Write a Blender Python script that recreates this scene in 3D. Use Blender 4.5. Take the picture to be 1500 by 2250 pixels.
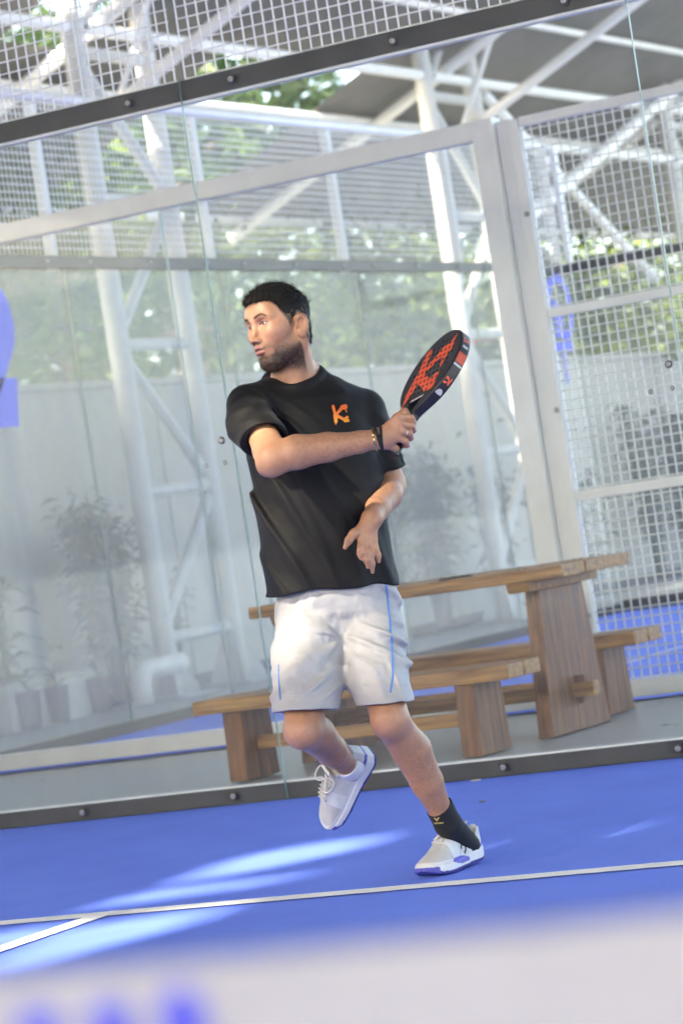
import bpy, bmesh, math, random, os
import numpy as np
from mathutils import Vector, Matrix
random.seed(7); np.random.seed(7)
for o in list(bpy.data.objects): bpy.data.objects.remove(o)
SC = bpy.context.scene
COL = SC.collection
# ------------------------------------------------------------------ camera
CAM = np.array([6.26534, -10.99188, 1.06837]); FPX = 6734.84
CR = np.array([0.87355101, 0.46293752, -0.15032457])
CU = np.array([0.13543971, 0.06545283, 0.98862127])
CW = np.array([-0.46750905, 0.88397103, 0.00552373])
cd = bpy.data.cameras.new('camera'); cam = bpy.data.objects.new('camera', cd); COL.objects.link(cam)
cd.sensor_fit = 'HORIZONTAL'; cd.sensor_width = 24.0; cd.lens = FPX/1500*24.0
cd.clip_start = 0.05; cd.clip_end = 2000
cam.matrix_world = Matrix([[CR[0], CU[0], -CW[0], CAM[0]], [CR[1], CU[1], -CW[1], CAM[1]], [CR[2], CU[2], -CW[2], CAM[2]], [0, 0, 0, 1]])
cd.dof.use_dof = True; cd.dof.focus_distance = 9.05; cd.dof.aperture_fstop = 4.8
SC.camera = cam
# ------------------------------------------------------------------ sky and sun
SUN_EL = math.radians(38); ST = np.array([0.30, 0.954])         # horizontal travel direction of the sunlight
ST = ST/np.linalg.norm(ST)
SUN = np.array([ST[0]*math.cos(SUN_EL), ST[1]*math.cos(SUN_EL), -math.sin(SUN_EL)])
wd = bpy.data.worlds.new('World'); SC.world = wd; wd.use_nodes = True
nt = wd.node_tree; bg = nt.nodes['Background']
sky = nt.nodes.new('ShaderNodeTexSky'); sky.sky_type = 'NISHITA'; sky.sun_disc = False
sky.sun_elevation = SUN_EL; sky.sun_rotation = math.atan2(-ST[0], -ST[1])
sky.dust_density = 4.0; sky.air_density = 0.8; sky.ozone_density = 0.0
nt.links.new(sky.outputs[0], bg.inputs[0]); bg.inputs[1].default_value = 0.15
sl = bpy.data.lights.new('sun', 'SUN'); sl.energy = 2.0; sl.angle = math.radians(1.1); sl.color = (1.0, 0.94, 0.86)
so = bpy.data.objects.new('sun', sl); COL.objects.link(so); so.location = (0, -20, 20)
so.rotation_euler = Vector(SUN).to_track_quat('-Z', 'Y').to_euler()
SC.view_settings.view_transform = 'Standard'; SC.view_settings.look = 'None'
SC.view_settings.exposure = 3.2; SC.view_settings.gamma = 1.0; SC.view_settings.use_curve_mapping = False
SC.view_settings.use_white_balance = True; SC.view_settings.white_balance_temperature = 7350; SC.view_settings.white_balance_tint = 5
SC.render.engine = 'CYCLES'
cy = SC.cycles
cy.use_denoising = True; cy.max_bounces = 8; cy.diffuse_bounces = 4; cy.glossy_bounces = 4; cy.transmission_bounces = 8; cy.transparent_max_bounces = 24
cy.sample_clamp_indirect = 8.0; cy.caustics_reflective = False; cy.caustics_refractive = False
cy.use_adaptive_sampling = False

# ------------------------------------------------------------------ helpers
def tag(o, label=None, cat=None, group=None, kind=None):
    if label: o['label'] = label
    if cat: o['category'] = cat
    if group: o['group'] = group
    if kind: o['kind'] = kind
    return o
def empty(name, loc=(0, 0, 0), rz=0):
    o = bpy.data.objects.new(name, None); COL.objects.link(o); o.location = loc; o.rotation_euler = (0, 0, rz)
    o.empty_display_size = 0.1
    return o
class MB:
    def __init__(s): s.v = []; s.f = []; s.m = []; s.cm = 0
    def box(s, x0, x1, y0, y1, z0, z1):
        n = len(s.v)
        s.v += [(x, y, z) for z in (z0, z1) for y in (y0, y1) for x in (x0, x1)]
        for q in ((0, 2, 3, 1), (4, 5, 7, 6), (0, 1, 5, 4), (2, 6, 7, 3), (0, 4, 6, 2), (1, 3, 7, 5)):
            s.f.append(tuple(n+i for i in q)); s.m.append(s.cm)
        return s
    def poly(s, pts):
        n = len(s.v); s.v += [tuple(p) for p in pts]; s.f.append(tuple(range(n, n+len(pts)))); s.m.append(s.cm); return s
    def tube(s, pts, rad, seg=8, caps=True):
        pts = [Vector(p) for p in pts]
        if not hasattr(rad, '__len__'): rad = [rad]*len(pts)
        n0 = len(s.v); up = None
        for i, p in enumerate(pts):
            t = (pts[min(i+1, len(pts)-1)]-pts[max(i-1, 0)]).normalized()
            if up is None:
                up = Vector((0, 0, 1)) if abs(t.z) < .9 else Vector((1, 0, 0))
            a = t.cross(up).normalized(); b = a.cross(t).normalized(); up = b
            for k in range(seg):
                w = 2*math.pi*(k+.5)/seg
                s.v.append(tuple(p+(a*math.cos(w)+b*math.sin(w))*rad[i]))
        for i in range(len(pts)-1):
            for k in range(seg):
                k2 = (k+1) % seg
                s.f.append((n0+i*seg+k, n0+i*seg+k2, n0+(i+1)*seg+k2, n0+(i+1)*seg+k)); s.m.append(s.cm)
        if caps:
            s.f.append(tuple(n0+k for k in range(seg))[::-1]); s.m.append(s.cm)
            e = n0+(len(pts)-1)*seg; s.f.append(tuple(e+k for k in range(seg))); s.m.append(s.cm)
        return s
    def prism(s, outline, axis, a, b):
        """outline 2-D polygon in the two remaining axes, extruded along axis from a to b"""
        def P(u, v, w):
            return {'x': (w, u, v), 'y': (u, w, v), 'z': (u, v, w)}[axis]
        n = len(s.v); k = len(outline)
        s.v += [P(u, v, a) for u, v in outline]+[P(u, v, b) for u, v in outline]
        s.f.append(tuple(range(n, n+k))[::-1]); s.m.append(s.cm); s.f.append(tuple(range(n+k, n+2*k))); s.m.append(s.cm)
        for i in range(k):
            j = (i+1) % k; s.f.append((n+i, n+j, n+k+j, n+k+i)); s.m.append(s.cm)
        return s
    def build(s, name, mats, parent=None, bevel=0, smooth=False, fixn=True):
        me = bpy.data.meshes.new(name); me.from_pydata(s.v, [], s.f)
        if not isinstance(mats, (list, tuple)): mats = [mats]
        for m in mats: me.materials.append(m)
        me.polygons.foreach_set('material_index', s.m)
        if fixn:
            bm = bmesh.new(); bm.from_mesh(me); bmesh.ops.recalc_face_normals(bm, faces=bm.faces); bm.to_mesh(me); bm.free()
        if smooth: me.polygons.foreach_set('use_smooth', [True]*len(me.polygons))
        o = bpy.data.objects.new(name, me); COL.objects.link(o); o.parent = parent
        if bevel:
            b = o.modifiers.new('bevel', 'BEVEL'); b.width = bevel; b.segments = 2; b.limit_method = 'ANGLE'
        return o
def copy_tree(o, parent=None):
    c = o.copy(); COL.objects.link(c); c.parent = parent
    for ch in list(o.children): copy_tree(ch, c)
    return c
def N(nt, t, **kw):
    n = nt.nodes.new(t)
    for k, v in kw.items(): setattr(n, k, v)
    return n
def mat(name, col, rough=.5, metal=0, var=0, vscale=5, bump=0, bscale=60, spec=.5, col2=None, coords='Object', stretch=(1, 1, 1), attr=None, sss=0, sheen=0):
    m = bpy.data.materials.new(name); m.use_nodes = True; t = m.node_tree; b = t.nodes['Principled BSDF']
    b.inputs['Base Color'].default_value = (*col, 1); b.inputs['Roughness'].default_value = rough
    b.inputs['Metallic'].default_value = metal; b.inputs['Specular IOR Level'].default_value = spec
    if sheen: b.inputs['Sheen Weight'].default_value = sheen; b.inputs['Sheen Roughness'].default_value = .4
    if sss:
        b.inputs['Subsurface Weight'].default_value = sss; b.inputs['Subsurface Radius'].default_value = (.012, .004, .002); b.inputs['Subsurface Scale'].default_value = 1.0
    tc = N(t, 'ShaderNodeTexCoord'); mp = N(t, 'ShaderNodeMapping'); mp.inputs['Scale'].default_value = stretch
    t.links.new(tc.outputs[coords], mp.inputs[0])
    src = None
    if attr:
        a = N(t, 'ShaderNodeAttribute'); a.attribute_name = attr; src = a.outputs['Color']; t.links.new(src, b.inputs['Base Color'])
    if var or col2:
        n = N(t, 'ShaderNodeTexNoise'); n.inputs['Scale'].default_value = vscale; n.inputs['Detail'].default_value = 6; n.inputs['Roughness'].default_value = .65
        t.links.new(mp.outputs[0], n.inputs['Vector'])
        mx = N(t, 'ShaderNodeMix'); mx.data_type = 'RGBA'
        rp = N(t, 'ShaderNodeMapRange'); rp.inputs[1].default_value = .32; rp.inputs[2].default_value = .68
        t.links.new(n.outputs[0], rp.inputs[0]); t.links.new(rp.outputs[0], mx.inputs[0])
        if src is not None:
            mx.blend_type = 'MULTIPLY'; mx.inputs[0].default_value = 1
            rp.inputs[3].default_value = 1-var; rp.inputs[4].default_value = 1+var
            cb = N(t, 'ShaderNodeCombineColor'); 
            for i in range(3): t.links.new(rp.outputs[0], cb.inputs[i])
            for l in list(mx.inputs[0].links): t.links.remove(l)
            t.links.new(src, mx.inputs[6]); t.links.new(cb.outputs[0], mx.inputs[7])
        else:
            c2 = col2 if col2 else tuple(min(1, c*(1+var)) for c in col)
            c1 = col if col2 else tuple(c*(1-var) for c in col)
            mx.inputs[6].default_value = (*c1, 1); mx.inputs[7].default_value = (*c2, 1)
        t.links.new(mx.outputs[2], b.inputs['Base Color'])
        rr = N(t, 'ShaderNodeMapRange'); rr.inputs[3].default_value = max(0, rough-.08); rr.inputs[4].default_value = min(1, rough+.08)
        t.links.new(n.outputs[0], rr.inputs[0]); t.links.new(rr.outputs[0], b.inputs['Roughness'])
    if bump:
        n2 = N(t, 'ShaderNodeTexNoise'); n2.inputs['Scale'].default_value = bscale; n2.inputs['Detail'].default_value = 4
        t.links.new(mp.outputs[0], n2.inputs['Vector'])
        bp = N(t, 'ShaderNodeBump'); bp.inputs['Strength'].default_value = bump; bp.inputs['Distance'].default_value = .01
        t.links.new(n2.outputs[0], bp.inputs['Height']); t.links.new(bp.outputs[0], b.inputs['Normal'])
    return m
def glass_mat(name, tint, dirt_haze, refl=1.0, smear=6):
    """thin pane: clear with a slight tint, Fresnel gloss and an uneven film standing for dust and milky reflections"""
    m = bpy.data.materials.new(name); m.use_nodes = True; t = m.node_tree; t.nodes.clear()
    out = N(t, 'ShaderNodeOutputMaterial'); tr = N(t, 'ShaderNodeBsdfTransparent'); tr.inputs[0].default_value = (*tint, 1)
    gl = N(t, 'ShaderNodeBsdfGlossy'); gl.inputs['Roughness'].default_value = .02
    df = N(t, 'ShaderNodeBsdfDiffuse'); df.inputs[0].default_value = (.78, .79, .77, 1)
    fr = N(t, 'ShaderNodeFresnel'); fr.inputs[0].default_value = 1.5
    mu = N(t, 'ShaderNodeMath', operation='MULTIPLY'); mu.inputs[1].default_value = refl
    t.links.new(fr.outputs[0], mu.inputs[0])
    m1 = N(t, 'ShaderNodeMixShader'); m2 = N(t, 'ShaderNodeMixShader')
    t.links.new(mu.outputs[0], m1.inputs[0]); t.links.new(tr.outputs[0], m1.inputs[1]); t.links.new(gl.outputs[0], m1.inputs[2])
    tc = N(t, 'ShaderNodeTexCoord'); mp = N(t, 'ShaderNodeMapping'); mp.inputs['Scale'].default_value = (1, 1, .35)
    t.links.new(tc.outputs['Object'], mp.inputs[0])
    no = N(t, 'ShaderNodeTexNoise'); no.inputs['Scale'].default_value = smear; no.inputs['Detail'].default_value = 8; no.inputs['Roughness'].default_value = .7
    t.links.new(mp.outputs[0], no.inputs['Vector'])
    rg = N(t, 'ShaderNodeMapRange'); rg.inputs[1].default_value = .3; rg.inputs[2].default_value = .75
    rg.inputs[3].default_value = dirt_haze*.55; rg.inputs[4].default_value = dirt_haze*1.6  # pale veil: dust plus reflection haze put into the colour
    t.links.new(no.outputs[0], rg.inputs[0])
    t.links.new(rg.outputs[0], m2.inputs[0]); t.links.new(m1.outputs[0], m2.inputs[1]); t.links.new(df.outputs[0], m2.inputs[2])
    t.links.new(m2.outputs[0], out.inputs[0])
    return m

# ------------------------------------------------------------------ materials
M = {}
M['concrete'] = mat('concrete', (.36, .37, .36), .45, var=.14, vscale=1.6, bump=.15, bscale=35)
M['slab'] = mat('slab', (.34, .36, .36), .3, var=.1, vscale=2.2, bump=.06, bscale=50)
M['white_steel'] = mat('white_steel', (.82, .82, .81), .38, var=.06, vscale=3, bump=.03, bscale=30)
M['grey_steel'] = mat('grey_steel', (.56, .565, .55), .5, var=.1, vscale=3)
M['wire'] = mat('wire', (.78, .79, .78), .4)
M['black_steel'] = mat('black_steel', (.007, .009, .013), .4, var=.25, vscale=7)
M['bolt'] = mat('bolt', (.5, .5, .5), .3, metal=.9)
M['rubber'] = mat('rubber', (.03, .03, .03), .6)
M['glass'] = glass_mat('glass', (.97, .985, .98), .037, .09)
M['glass_far'] = glass_mat('glass_far', (.98, .986, .982), .105, .09, 4)
M['glass_edge'] = mat('glass_edge', (.30, .42, .38), .12)
M['sticker_blue'] = mat('sticker_blue', (.05, .085, .72), .4, var=.08, vscale=8)
M['net_white'] = mat('net_white', (.255, .265, .29), .7, var=.05, vscale=20, bump=.2, bscale=300)
M['letter_blue'] = mat('letter_blue', (.02, .03, .42), .5)
M['net_cord'] = mat('net_cord', (.02, .02, .022), .7)
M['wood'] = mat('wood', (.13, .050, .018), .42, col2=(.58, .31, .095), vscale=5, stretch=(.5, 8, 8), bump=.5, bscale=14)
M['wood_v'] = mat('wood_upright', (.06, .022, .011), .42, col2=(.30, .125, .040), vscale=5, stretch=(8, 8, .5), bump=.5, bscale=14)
M['roof_sheet'] = mat('roof_sheet', (.15, .147, .14), .6, var=.25, vscale=1.3)
M['wall'] = mat('boundary_render', (.47, .45, .40), .8, var=.08, vscale=1.2, bump=.1, bscale=20, stretch=(1, 1, .4))
M['bark'] = mat('bark', (.13, .105, .085), .85, var=.35, vscale=9, bump=.6, bscale=14, stretch=(1, 1, .3))
M['pvc'] = mat('pvc', (.70, .71, .70), .35)
M['pot'] = mat('pot', (.30, .31, .31), .7, var=.1)
M['cream'] = mat('cream', (.62, .60, .55), .8, var=.05)
M['soil'] = mat('soil', (.06, .045, .035), .9, var=.3, vscale=20)
M['tile'] = mat('tile', (.22, .24, .27), .7, var=.2, vscale=4)
def leaf_mat(name, c1, c2):
    m = mat(name, c1, .5, col2=c2, vscale=2.5, spec=.3)
    b = m.node_tree.nodes['Principled BSDF']; t = m.node_tree
    tl = N(t, 'ShaderNodeBsdfTranslucent'); mx = N(t, 'ShaderNodeMixShader'); mx.inputs[0].default_value = .35
    src = b.inputs['Base Color'].links[0].from_socket
    t.links.new(src, tl.inputs[0]); out = t.nodes['Material Output']
    t.links.new(b.outputs[0], mx.inputs[1]); t.links.new(tl.outputs[0], mx.inputs[2]); t.links.new(mx.outputs[0], out.inputs[0])
    return m
M['leaf_y'] = leaf_mat('leaf_yellow_green', (.075, .12, .02), (.15, .20, .035))
M['leaf_g'] = leaf_mat('leaf_green', (.035, .075, .02), (.07, .115, .03))
M['leaf_d'] = leaf_mat('leaf_dark', (.022, .05, .018), (.05, .085, .03))
M['petal'] = mat('petal', (.62, .07, .05), .6)

# turf: blue synthetic grass, short pile, dusted with sand
def turf_mat():
    m = bpy.data.materials.new('turf'); m.use_nodes = True; t = m.node_tree; b = t.nodes['Principled BSDF']
    tc = N(t, 'ShaderNodeTexCoord')
    def noise(s, d=4, r=.6):
        n = N(t, 'ShaderNodeTexNoise'); n.inputs['Scale'].default_value = s; n.inputs['Detail'].default_value = d; n.inputs['Roughness'].default_value = r
        t.links.new(tc.outputs['Object'], n.inputs['Vector']); return n
    big, fine, grit = noise(1.6, 8, .7), noise(90, 6, .9), noise(240, 2)
    mx = N(t, 'ShaderNodeMix'); mx.data_type = 'RGBA'
    mx.inputs[6].default_value = (.018, .065, .66, 1); mx.inputs[7].default_value = (.070, .215, 1.0, 1)
    rg = N(t, 'ShaderNodeMapRange'); rg.inputs[1].default_value = .3; rg.inputs[2].default_value = .7
    t.links.new(fine.outputs[0], rg.inputs[0]); t.links.new(rg.outputs[0], mx.inputs[0])
    m2 = N(t, 'ShaderNodeMix'); m2.data_type = 'RGBA'; m2.blend_type = 'MIX'; m2.inputs[7].default_value = (.085, .22, 1.0, 1)
    r2 = N(t, 'ShaderNodeMapRange'); r2.inputs[1].default_value = .35; r2.inputs[2].default_value = .75; r2.inputs[4].default_value = .8
    t.links.new(big.outputs[0], r2.inputs[0]); t.links.new(r2.outputs[0], m2.inputs[0]); t.links.new(mx.outputs[2], m2.inputs[6])
    m3 = N(t, 'ShaderNodeMix'); m3.data_type = 'RGBA'; m3.inputs[7].default_value = (.50, .55, .62, 1)
    r3 = N(t, 'ShaderNodeMapRange'); r3.inputs[1].default_value = .48; r3.inputs[2].default_value = .70; r3.inputs[4].default_value = .24
    t.links.new(grit.outputs[0], r3.inputs[0]); t.links.new(r3.outputs[0], m3.inputs[0]); t.links.new(m2.outputs[2], m3.inputs[6])
    t.links.new(m3.outputs[2], b.inputs['Base Color'])
    b.inputs['Roughness'].default_value = .75; b.inputs['Sheen Weight'].default_value = .25; b.inputs['Sheen Tint'].default_value = (.5, .6, 1, 1)
    bp = N(t, 'ShaderNodeBump'); bp.inputs['Strength'].default_value = .8; bp.inputs['Distance'].default_value = .008
    t.links.new(fine.outputs[0], bp.inputs['Height']); t.links.new(bp.outputs[0], b.inputs['Normal'])
    return m
M['turf'] = turf_mat()
M['line'] = mat('line_pile', (.84, .84, .83), .8, var=.12, vscale=150, bump=.4, bscale=300)

# ------------------------------------------------------------------ ground, courts, lines
def sheet(name, x0, x1, y0, y1, z, m, parent=None):
    return MB().poly([(x0, y0, z), (x1, y0, z), (x1, y1, z), (x0, y1, z)]).build(name, m, parent, fixn=False)
g = sheet('ground', -600, 600, -600, 600, -.012, M['concrete']); tag(g, kind='structure')
pv = sheet('pavement', -4.6, 30, 0.0, 3.16, -.006, M['slab']); tag(pv, kind='structure')
def wobbly_line(name, a, b, w, z, m, parent):
    """pile edges of the sewn-in line are slightly ragged"""
    a = Vector(a); b = Vector(b); L = (b-a).length; t = (b-a)/L; n = Vector((-t.y, t.x)); k = int(L/.03); vs = []; fs = []
    for i in range(k+1):
        p = a+t*(L*i/k)
        for s in (-1, 1):
            q = p+n*(s*w/2+random.uniform(-.0025, .0025)); vs.append((q.x, q.y, z))
    for i in range(k): fs.append((2*i, 2*i+2, 2*i+3, 2*i+1))
    me = bpy.data.meshes.new(name); me.from_pydata(vs, [], fs); me.materials.append(m)
    bm = bmesh.new(); bm.from_mesh(me); bmesh.ops.recalc_face_normals(bm, faces=bm.faces)
    if bm.faces[0].normal.z < 0: bmesh.ops.reverse_faces(bm, faces=bm.faces)
    bm.to_mesh(me); bm.free()
    o = bpy.data.objects.new(name, me); COL.objects.link(o); o.parent = parent; return o
turf = sheet('court_turf', -4, 6.1, -20, -0.002, 0, M['turf']); tag(turf, kind='structure')
wobbly_line('court_line', (-4, -3.05), (6, -3.05), .095, .004, M['line'], turf)
wobbly_line('court_line', (1.03, -3.08), (1.03, -10.0), .09, .0041, M['line'], turf)
turf2 = sheet('court_turf', -4.08, 16, 3.22, 13.38, 0, M['turf']); tag(turf2, kind='structure')
wobbly_line('court_line', (-1.07, 3.3), (-1.07, 13.3), .05, .004, M['line'], turf2)

# ------------------------------------------------------------------ wire mesh, bolts
def wire_panel(name, parent, origin, du, lu, lv, step=.05, r=.0027, m=None):
    """welded wire: vertical wires along z, horizontal along du; flat four-sided wires"""
    mb = MB(); o = Vector(origin); du = Vector(du); dv = Vector((0, 0, 1)); nn = du.cross(dv)
    def wire(a, b, side, off):
        n = len(mb.v)
        for p in (a, b):
            for s, q in ((-1, -1), (1, -1), (1, 1), (-1, 1)):
                mb.v.append(tuple(p+side*(s*r)+nn*(q*r+off)))
        for k in range(4): mb.f.append((n+k, n+(k+1) % 4, n+4+(k+1) % 4, n+4+k)); mb.m.append(0)
    for i in range(int(lu/step)+1): wire(o+du*(i*step), o+du*(i*step)+dv*lv, du, 0)
    for i in range(int(lv/step)+1): wire(o+dv*(i*step+.004), o+dv*(i*step+.004)+du*lu, dv, .0045)
    return mb.build(name, m or M['wire'], parent, fixn=False)
def bolt_mesh():
    mb = MB(); mb.cm = 1; mb.tube([(0, 0, 0), (0, -.004, 0)], .019, 16)
    mb.cm = 0; mb.tube([(0, -.004, 0), (0, -.009, 0), (0, -.012, 0)], [.0125, .012, .008], 12)
    mb.cm = 1; mb.tube([(0, -.0121, 0), (0, -.0124, 0)], .0035, 6)
    o = mb.build('bolt', [M['bolt'], M['rubber']]); me = o.data; bpy.data.objects.remove(o); return me
BOLT = bolt_mesh()
def bolt(parent, x, y, z, rz=0, s=1, name='bolt'):
    o = bpy.data.objects.new(name, BOLT); COL.objects.link(o); o.parent = parent; o.location = (x, y, z); o.rotation_euler = (0, 0, rz); o.scale = (s, s, s)
    return o
def pane(name, parent, x0, x1, y0, y1, z0, z1, m):
    """glass box: faces clear, edges green"""
    mb = MB(); n = 0
    mb.box(x0, x1, y0, y1, z0, z1)
    thin_y = (y1-y0) < (x1-x0)
    mb.m = [1, 1] + ([0, 0, 1, 1] if thin_y else [1, 1, 0, 0])
    return mb.build(name, [m, M['glass_edge']], parent, fixn=False)

# ------------------------------------------------------------------ near court: back glass wall, y = 0
gw = empty('glass_wall', (1, 0, 0))
tag(gw, 'clear frameless glass court wall with black rails and white wire mesh above, right behind player', 'glass wall')
gw.location = (0, 0, 0)
for i in range(-2, 3):
    x0 = 2*i+.0012; x1 = 2*i+1.9988
    pane('glass_pane', gw, x0, x1, .0, .012, .004, 2.998, M['glass'])
    for dx in (.25, 1.0, 1.75):
        bolt(gw, 2*i+dx, -.001, .036); bolt(gw, 2*i+dx, -.001, 2.958)
    # fixing discs at mid height along the joint
    bolt(gw, 2*i+1.95, -.001, 1.505, s=.8); bolt(gw, 2*i+1.95, -.001, 1.412, s=.45); bolt(gw, 2*i+.05+1.81, -.001, 1.412, s=.45)
    bolt(gw, 2*i+.05, -.001, 1.505, s=.8) if i == 9 else None
mb = MB().box(-4, 6, .014, .07, -.005, .067); mb.build('bottom_rail', M['black_steel'], gw, .003)
mb = MB().box(-4, 6, .02, .075, .0675, .074); mb.build('rail_capping', M['white_steel'], gw)
mb = MB().box(-4, 6, .014, .07, 2.918, 3.0); mb.build('top_rail', M['black_steel'], gw, .003)
mb = MB().box(-4, 6, .018, .066, 2.905, 2.917); mb.build('rail_capping', M['white_steel'], gw)
for i in range(-2, 3):
    wire_panel('wire_mesh', gw, (2*i+.02, .03, 3.002), (1, 0, 0), 1.96, 1.0)
for x in (-4, -2, 4, 6):
    MB().box(x-.04, x+.04, .08, .16, 0, 4).build('post', M['white_steel'], gw, .004)
MB().box(-4.04, 6.04, .08, .14, 4.0, 4.06).build('mesh_top_rail', M['white_steel'], gw, .004)

# ------------------------------------------------------------------ far court: side wall along y = 3.2
sw = empty('framed_glass_wall', (-2, 3.2, 0)); sw.location = (0, 0, 0)
tag(sw, 'white steel framed glass side wall of the far court, behind the picnic table', 'glass wall')
MB().box(-4.1, -.17, 3.19, 3.27, 2.915, 3.015).build('top_beam', M['white_steel'], sw, .004)
MB().box(-.168, -.05, 3.18, 3.30, 0, 3.018).build('corner_post', M['white_steel'], sw, .006)
MB().box(-4.1, -.17, 3.2, 3.27, .012, .10).build('bottom_rail', M['white_steel'], sw, .004)
MB().box(-4.18, -4.08, 3.18, 3.30, 0, 4.06).build('corner_post', M['white_steel'], sw, .004)
for a, b in ((-4.07, -2.105), (-2.1, -.172)):
    pane('glass_pane', sw, a, b, 3.275, 3.287, .03, 2.97, M['glass_far'])
MB().box(-.045, .03, 3.22, 3.26, .02, 2.99).build('hinge_strip', M['white_steel'], sw, .003)
mf = empty('mesh_fence'); tag(mf, 'white wire mesh side fence with steel rails, right of the corner post', 'fence')
MB().box(.034, .085, 3.2, 3.26, 0, 2.985).build('post', M['white_steel'], mf, .004)
for z0, z1 in ((2.94, 2.99), (1.965, 2.01), (1.03, 1.08), (.012, .10)):
    MB().box(.087, 6, 3.205, 3.255, z0, z1).build('rail', M['white_steel'], mf, .003)
for x in (2.1, 4.1, 6.0):
    MB().box(x-.03, x+.03, 3.256, 3.31, 0, 2.99).build('post', M['white_steel'], mf, .003)
for z0, h in ((.105, .92), (1.085, .875), (2.015, .92)):
    wire_panel('wire_mesh', mf, (.09, 3.225, z0), (1, 0, 0), 1.98, h, r=.0029)
for z in (.45, 1.5, 2.5): bolt(mf, .06, 3.198, z, s=.7)

# ------------------------------------------------------------------ far court: back wall, x = -4.1
bw = empty('glass_wall'); tag(bw, 'far court back wall of glass with dark rail, white mesh above, blue digit and blue emblem', 'glass wall')
for k in range(5):
    y0 = 3.4+2*k
    pane('glass_pane', bw, -4.112, -4.10, y0+.004, y0+1.996, .0, 2.95, M['glass_far'])
    for dy in (.25, 1, 1.75):
        bolt(bw, -4.062, y0+dy, 3.0, rz=math.pi/2, s=.9)
    wire_panel('wire_mesh', bw, (-4.14, y0+.02, 3.04), (0, 1, 0), 1.96, 1.0, r=.0029)
MB().box(-4.1, -4.065, 3.3, 13.4, 2.955, 3.035).build('top_rail', M['black_steel'], bw, .003)
MB().box(-4.1, -4.07, 3.3, 13.4, 0, .075).build('bottom_rail', M['black_steel'], bw, .003)
for k in range(6):
    MB().box(-4.21, -4.15, 3.4+2*k-.03, 3.4+2*k+.03, 2.96, 4.05).build('post', M['white_steel'], bw, .003)
MB().tube([(-4.15, 3.3, 4.07), (-4.15, 13.45, 4.07)], .035, 10).build('mesh_top_rail', M['white_steel'], bw, smooth=True)
bd = sheet('kerb', -5.0, -4.2, -4, 40, .012, M['concrete']); tag(bd, kind='structure')
# far side wall of that court
fs = empty('glass_wall'); tag(fs, 'far side glass wall of the far court with dark rails, seen through the mesh fence', 'glass wall')
for k in range(1): pane('glass_pane', fs, -4.06+2*k, -2.07+2*k, 13.40, 13.412, 0, 2.95, M['glass_far'])
MB().box(-4.06, -2.1, 13.385, 13.43, 2.955, 3.035).build('top_rail', M['black_steel'], fs, .003)
MB().box(-4.06, -2.1, 13.385, 13.43, 0, .1).build('bottom_rail', M['black_steel'], fs, .003)
for x in (-4.1, -2.1, -.1, 1.9, 3.9):
    MB().box(x-.03, x+.03, 13.435, 13.49, 0 if x > -1 else 2.96, 3.04 if x > -1 else 4.05).build('post', M['white_steel'], fs, .003)

# blue digit on the far back wall and emblem: flat vinyl stickers
def sticker(name, parent, pts_list, to_world, m):
    mb = MB()
    for pts in pts_list: mb.poly([to_world(u, v) for u, v in pts])
    return mb.build(name, m, parent, fixn=False)
def ring(cx, cz, ro, ri, a0, a1, n=20, sx=1):
    out = []
    for i in range(n):
        p, q = [math.radians(a0+(a1-a0)*j/n) for j in (i, i+1)]
        out.append([(cx+sx*ro*math.cos(p), cz+ro*math.sin(p)), (cx+sx*ro*math.cos(q), cz+ro*math.sin(q)), (cx+sx*ri*math.cos(q), cz+ri*math.sin(q)), (cx+sx*ri*math.cos(p), cz+ri*math.sin(p))])
    return out
# digit 2: bowl right edge near y=4.72, foot to y=4.66, z 1.97..2.95
two = ring(4.42, 2.62, .31, .15, -42, 180) + [[(4.60, 2.49), (4.66, 2.44), (4.42, 2.16), (4.20, 2.20)], [(4.20, 2.20), (4.30, 2.26), (4.66, 2.26), (4.66, 1.98), (4.10, 1.98), (4.10, 2.10)]]
two = ring(4.41, 2.62, .32, .13, -40, 180) + [[(4.655, 2.414), (4.51, 2.536), (4.12, 2.18), (4.12, 1.98), (4.30, 1.98)], [(4.301, 2.28), (4.301, 1.981), (4.62, 1.981), (4.68, 2.28)]]
sticker('number_sticker', bw, two, lambda u, v: (-4.096, u, v), M['sticker_blue'])
# emblem near the far end of the back wall
emb = ring(.30, 2.66, .30, .215, -90, 180, 26, sx=.85) + [[(.0, 2.36), (.075, 2.36), (.075, 2.66), (.045, 2.66)]]
emb += [[(.15, 2.50), (.15, 2.66), (.20, 2.74), (.27, 2.70), (.32, 2.62), (.32, 2.50)], [(.12, 2.48), (.32, 2.48), (.30, 2.40), (.15, 2.40)],
        [(.10, 2.36), (.45, 2.36), (.45, 2.28), (.10, 2.28)], [(.20, 2.27), (.27, 2.27), (.27, 2.0), (.20, 2.0)]]
sticker('emblem_sticker', bw, emb, lambda u, v: (-4.096, 12.80+u*1.02, v), M['sticker_blue'])

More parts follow.
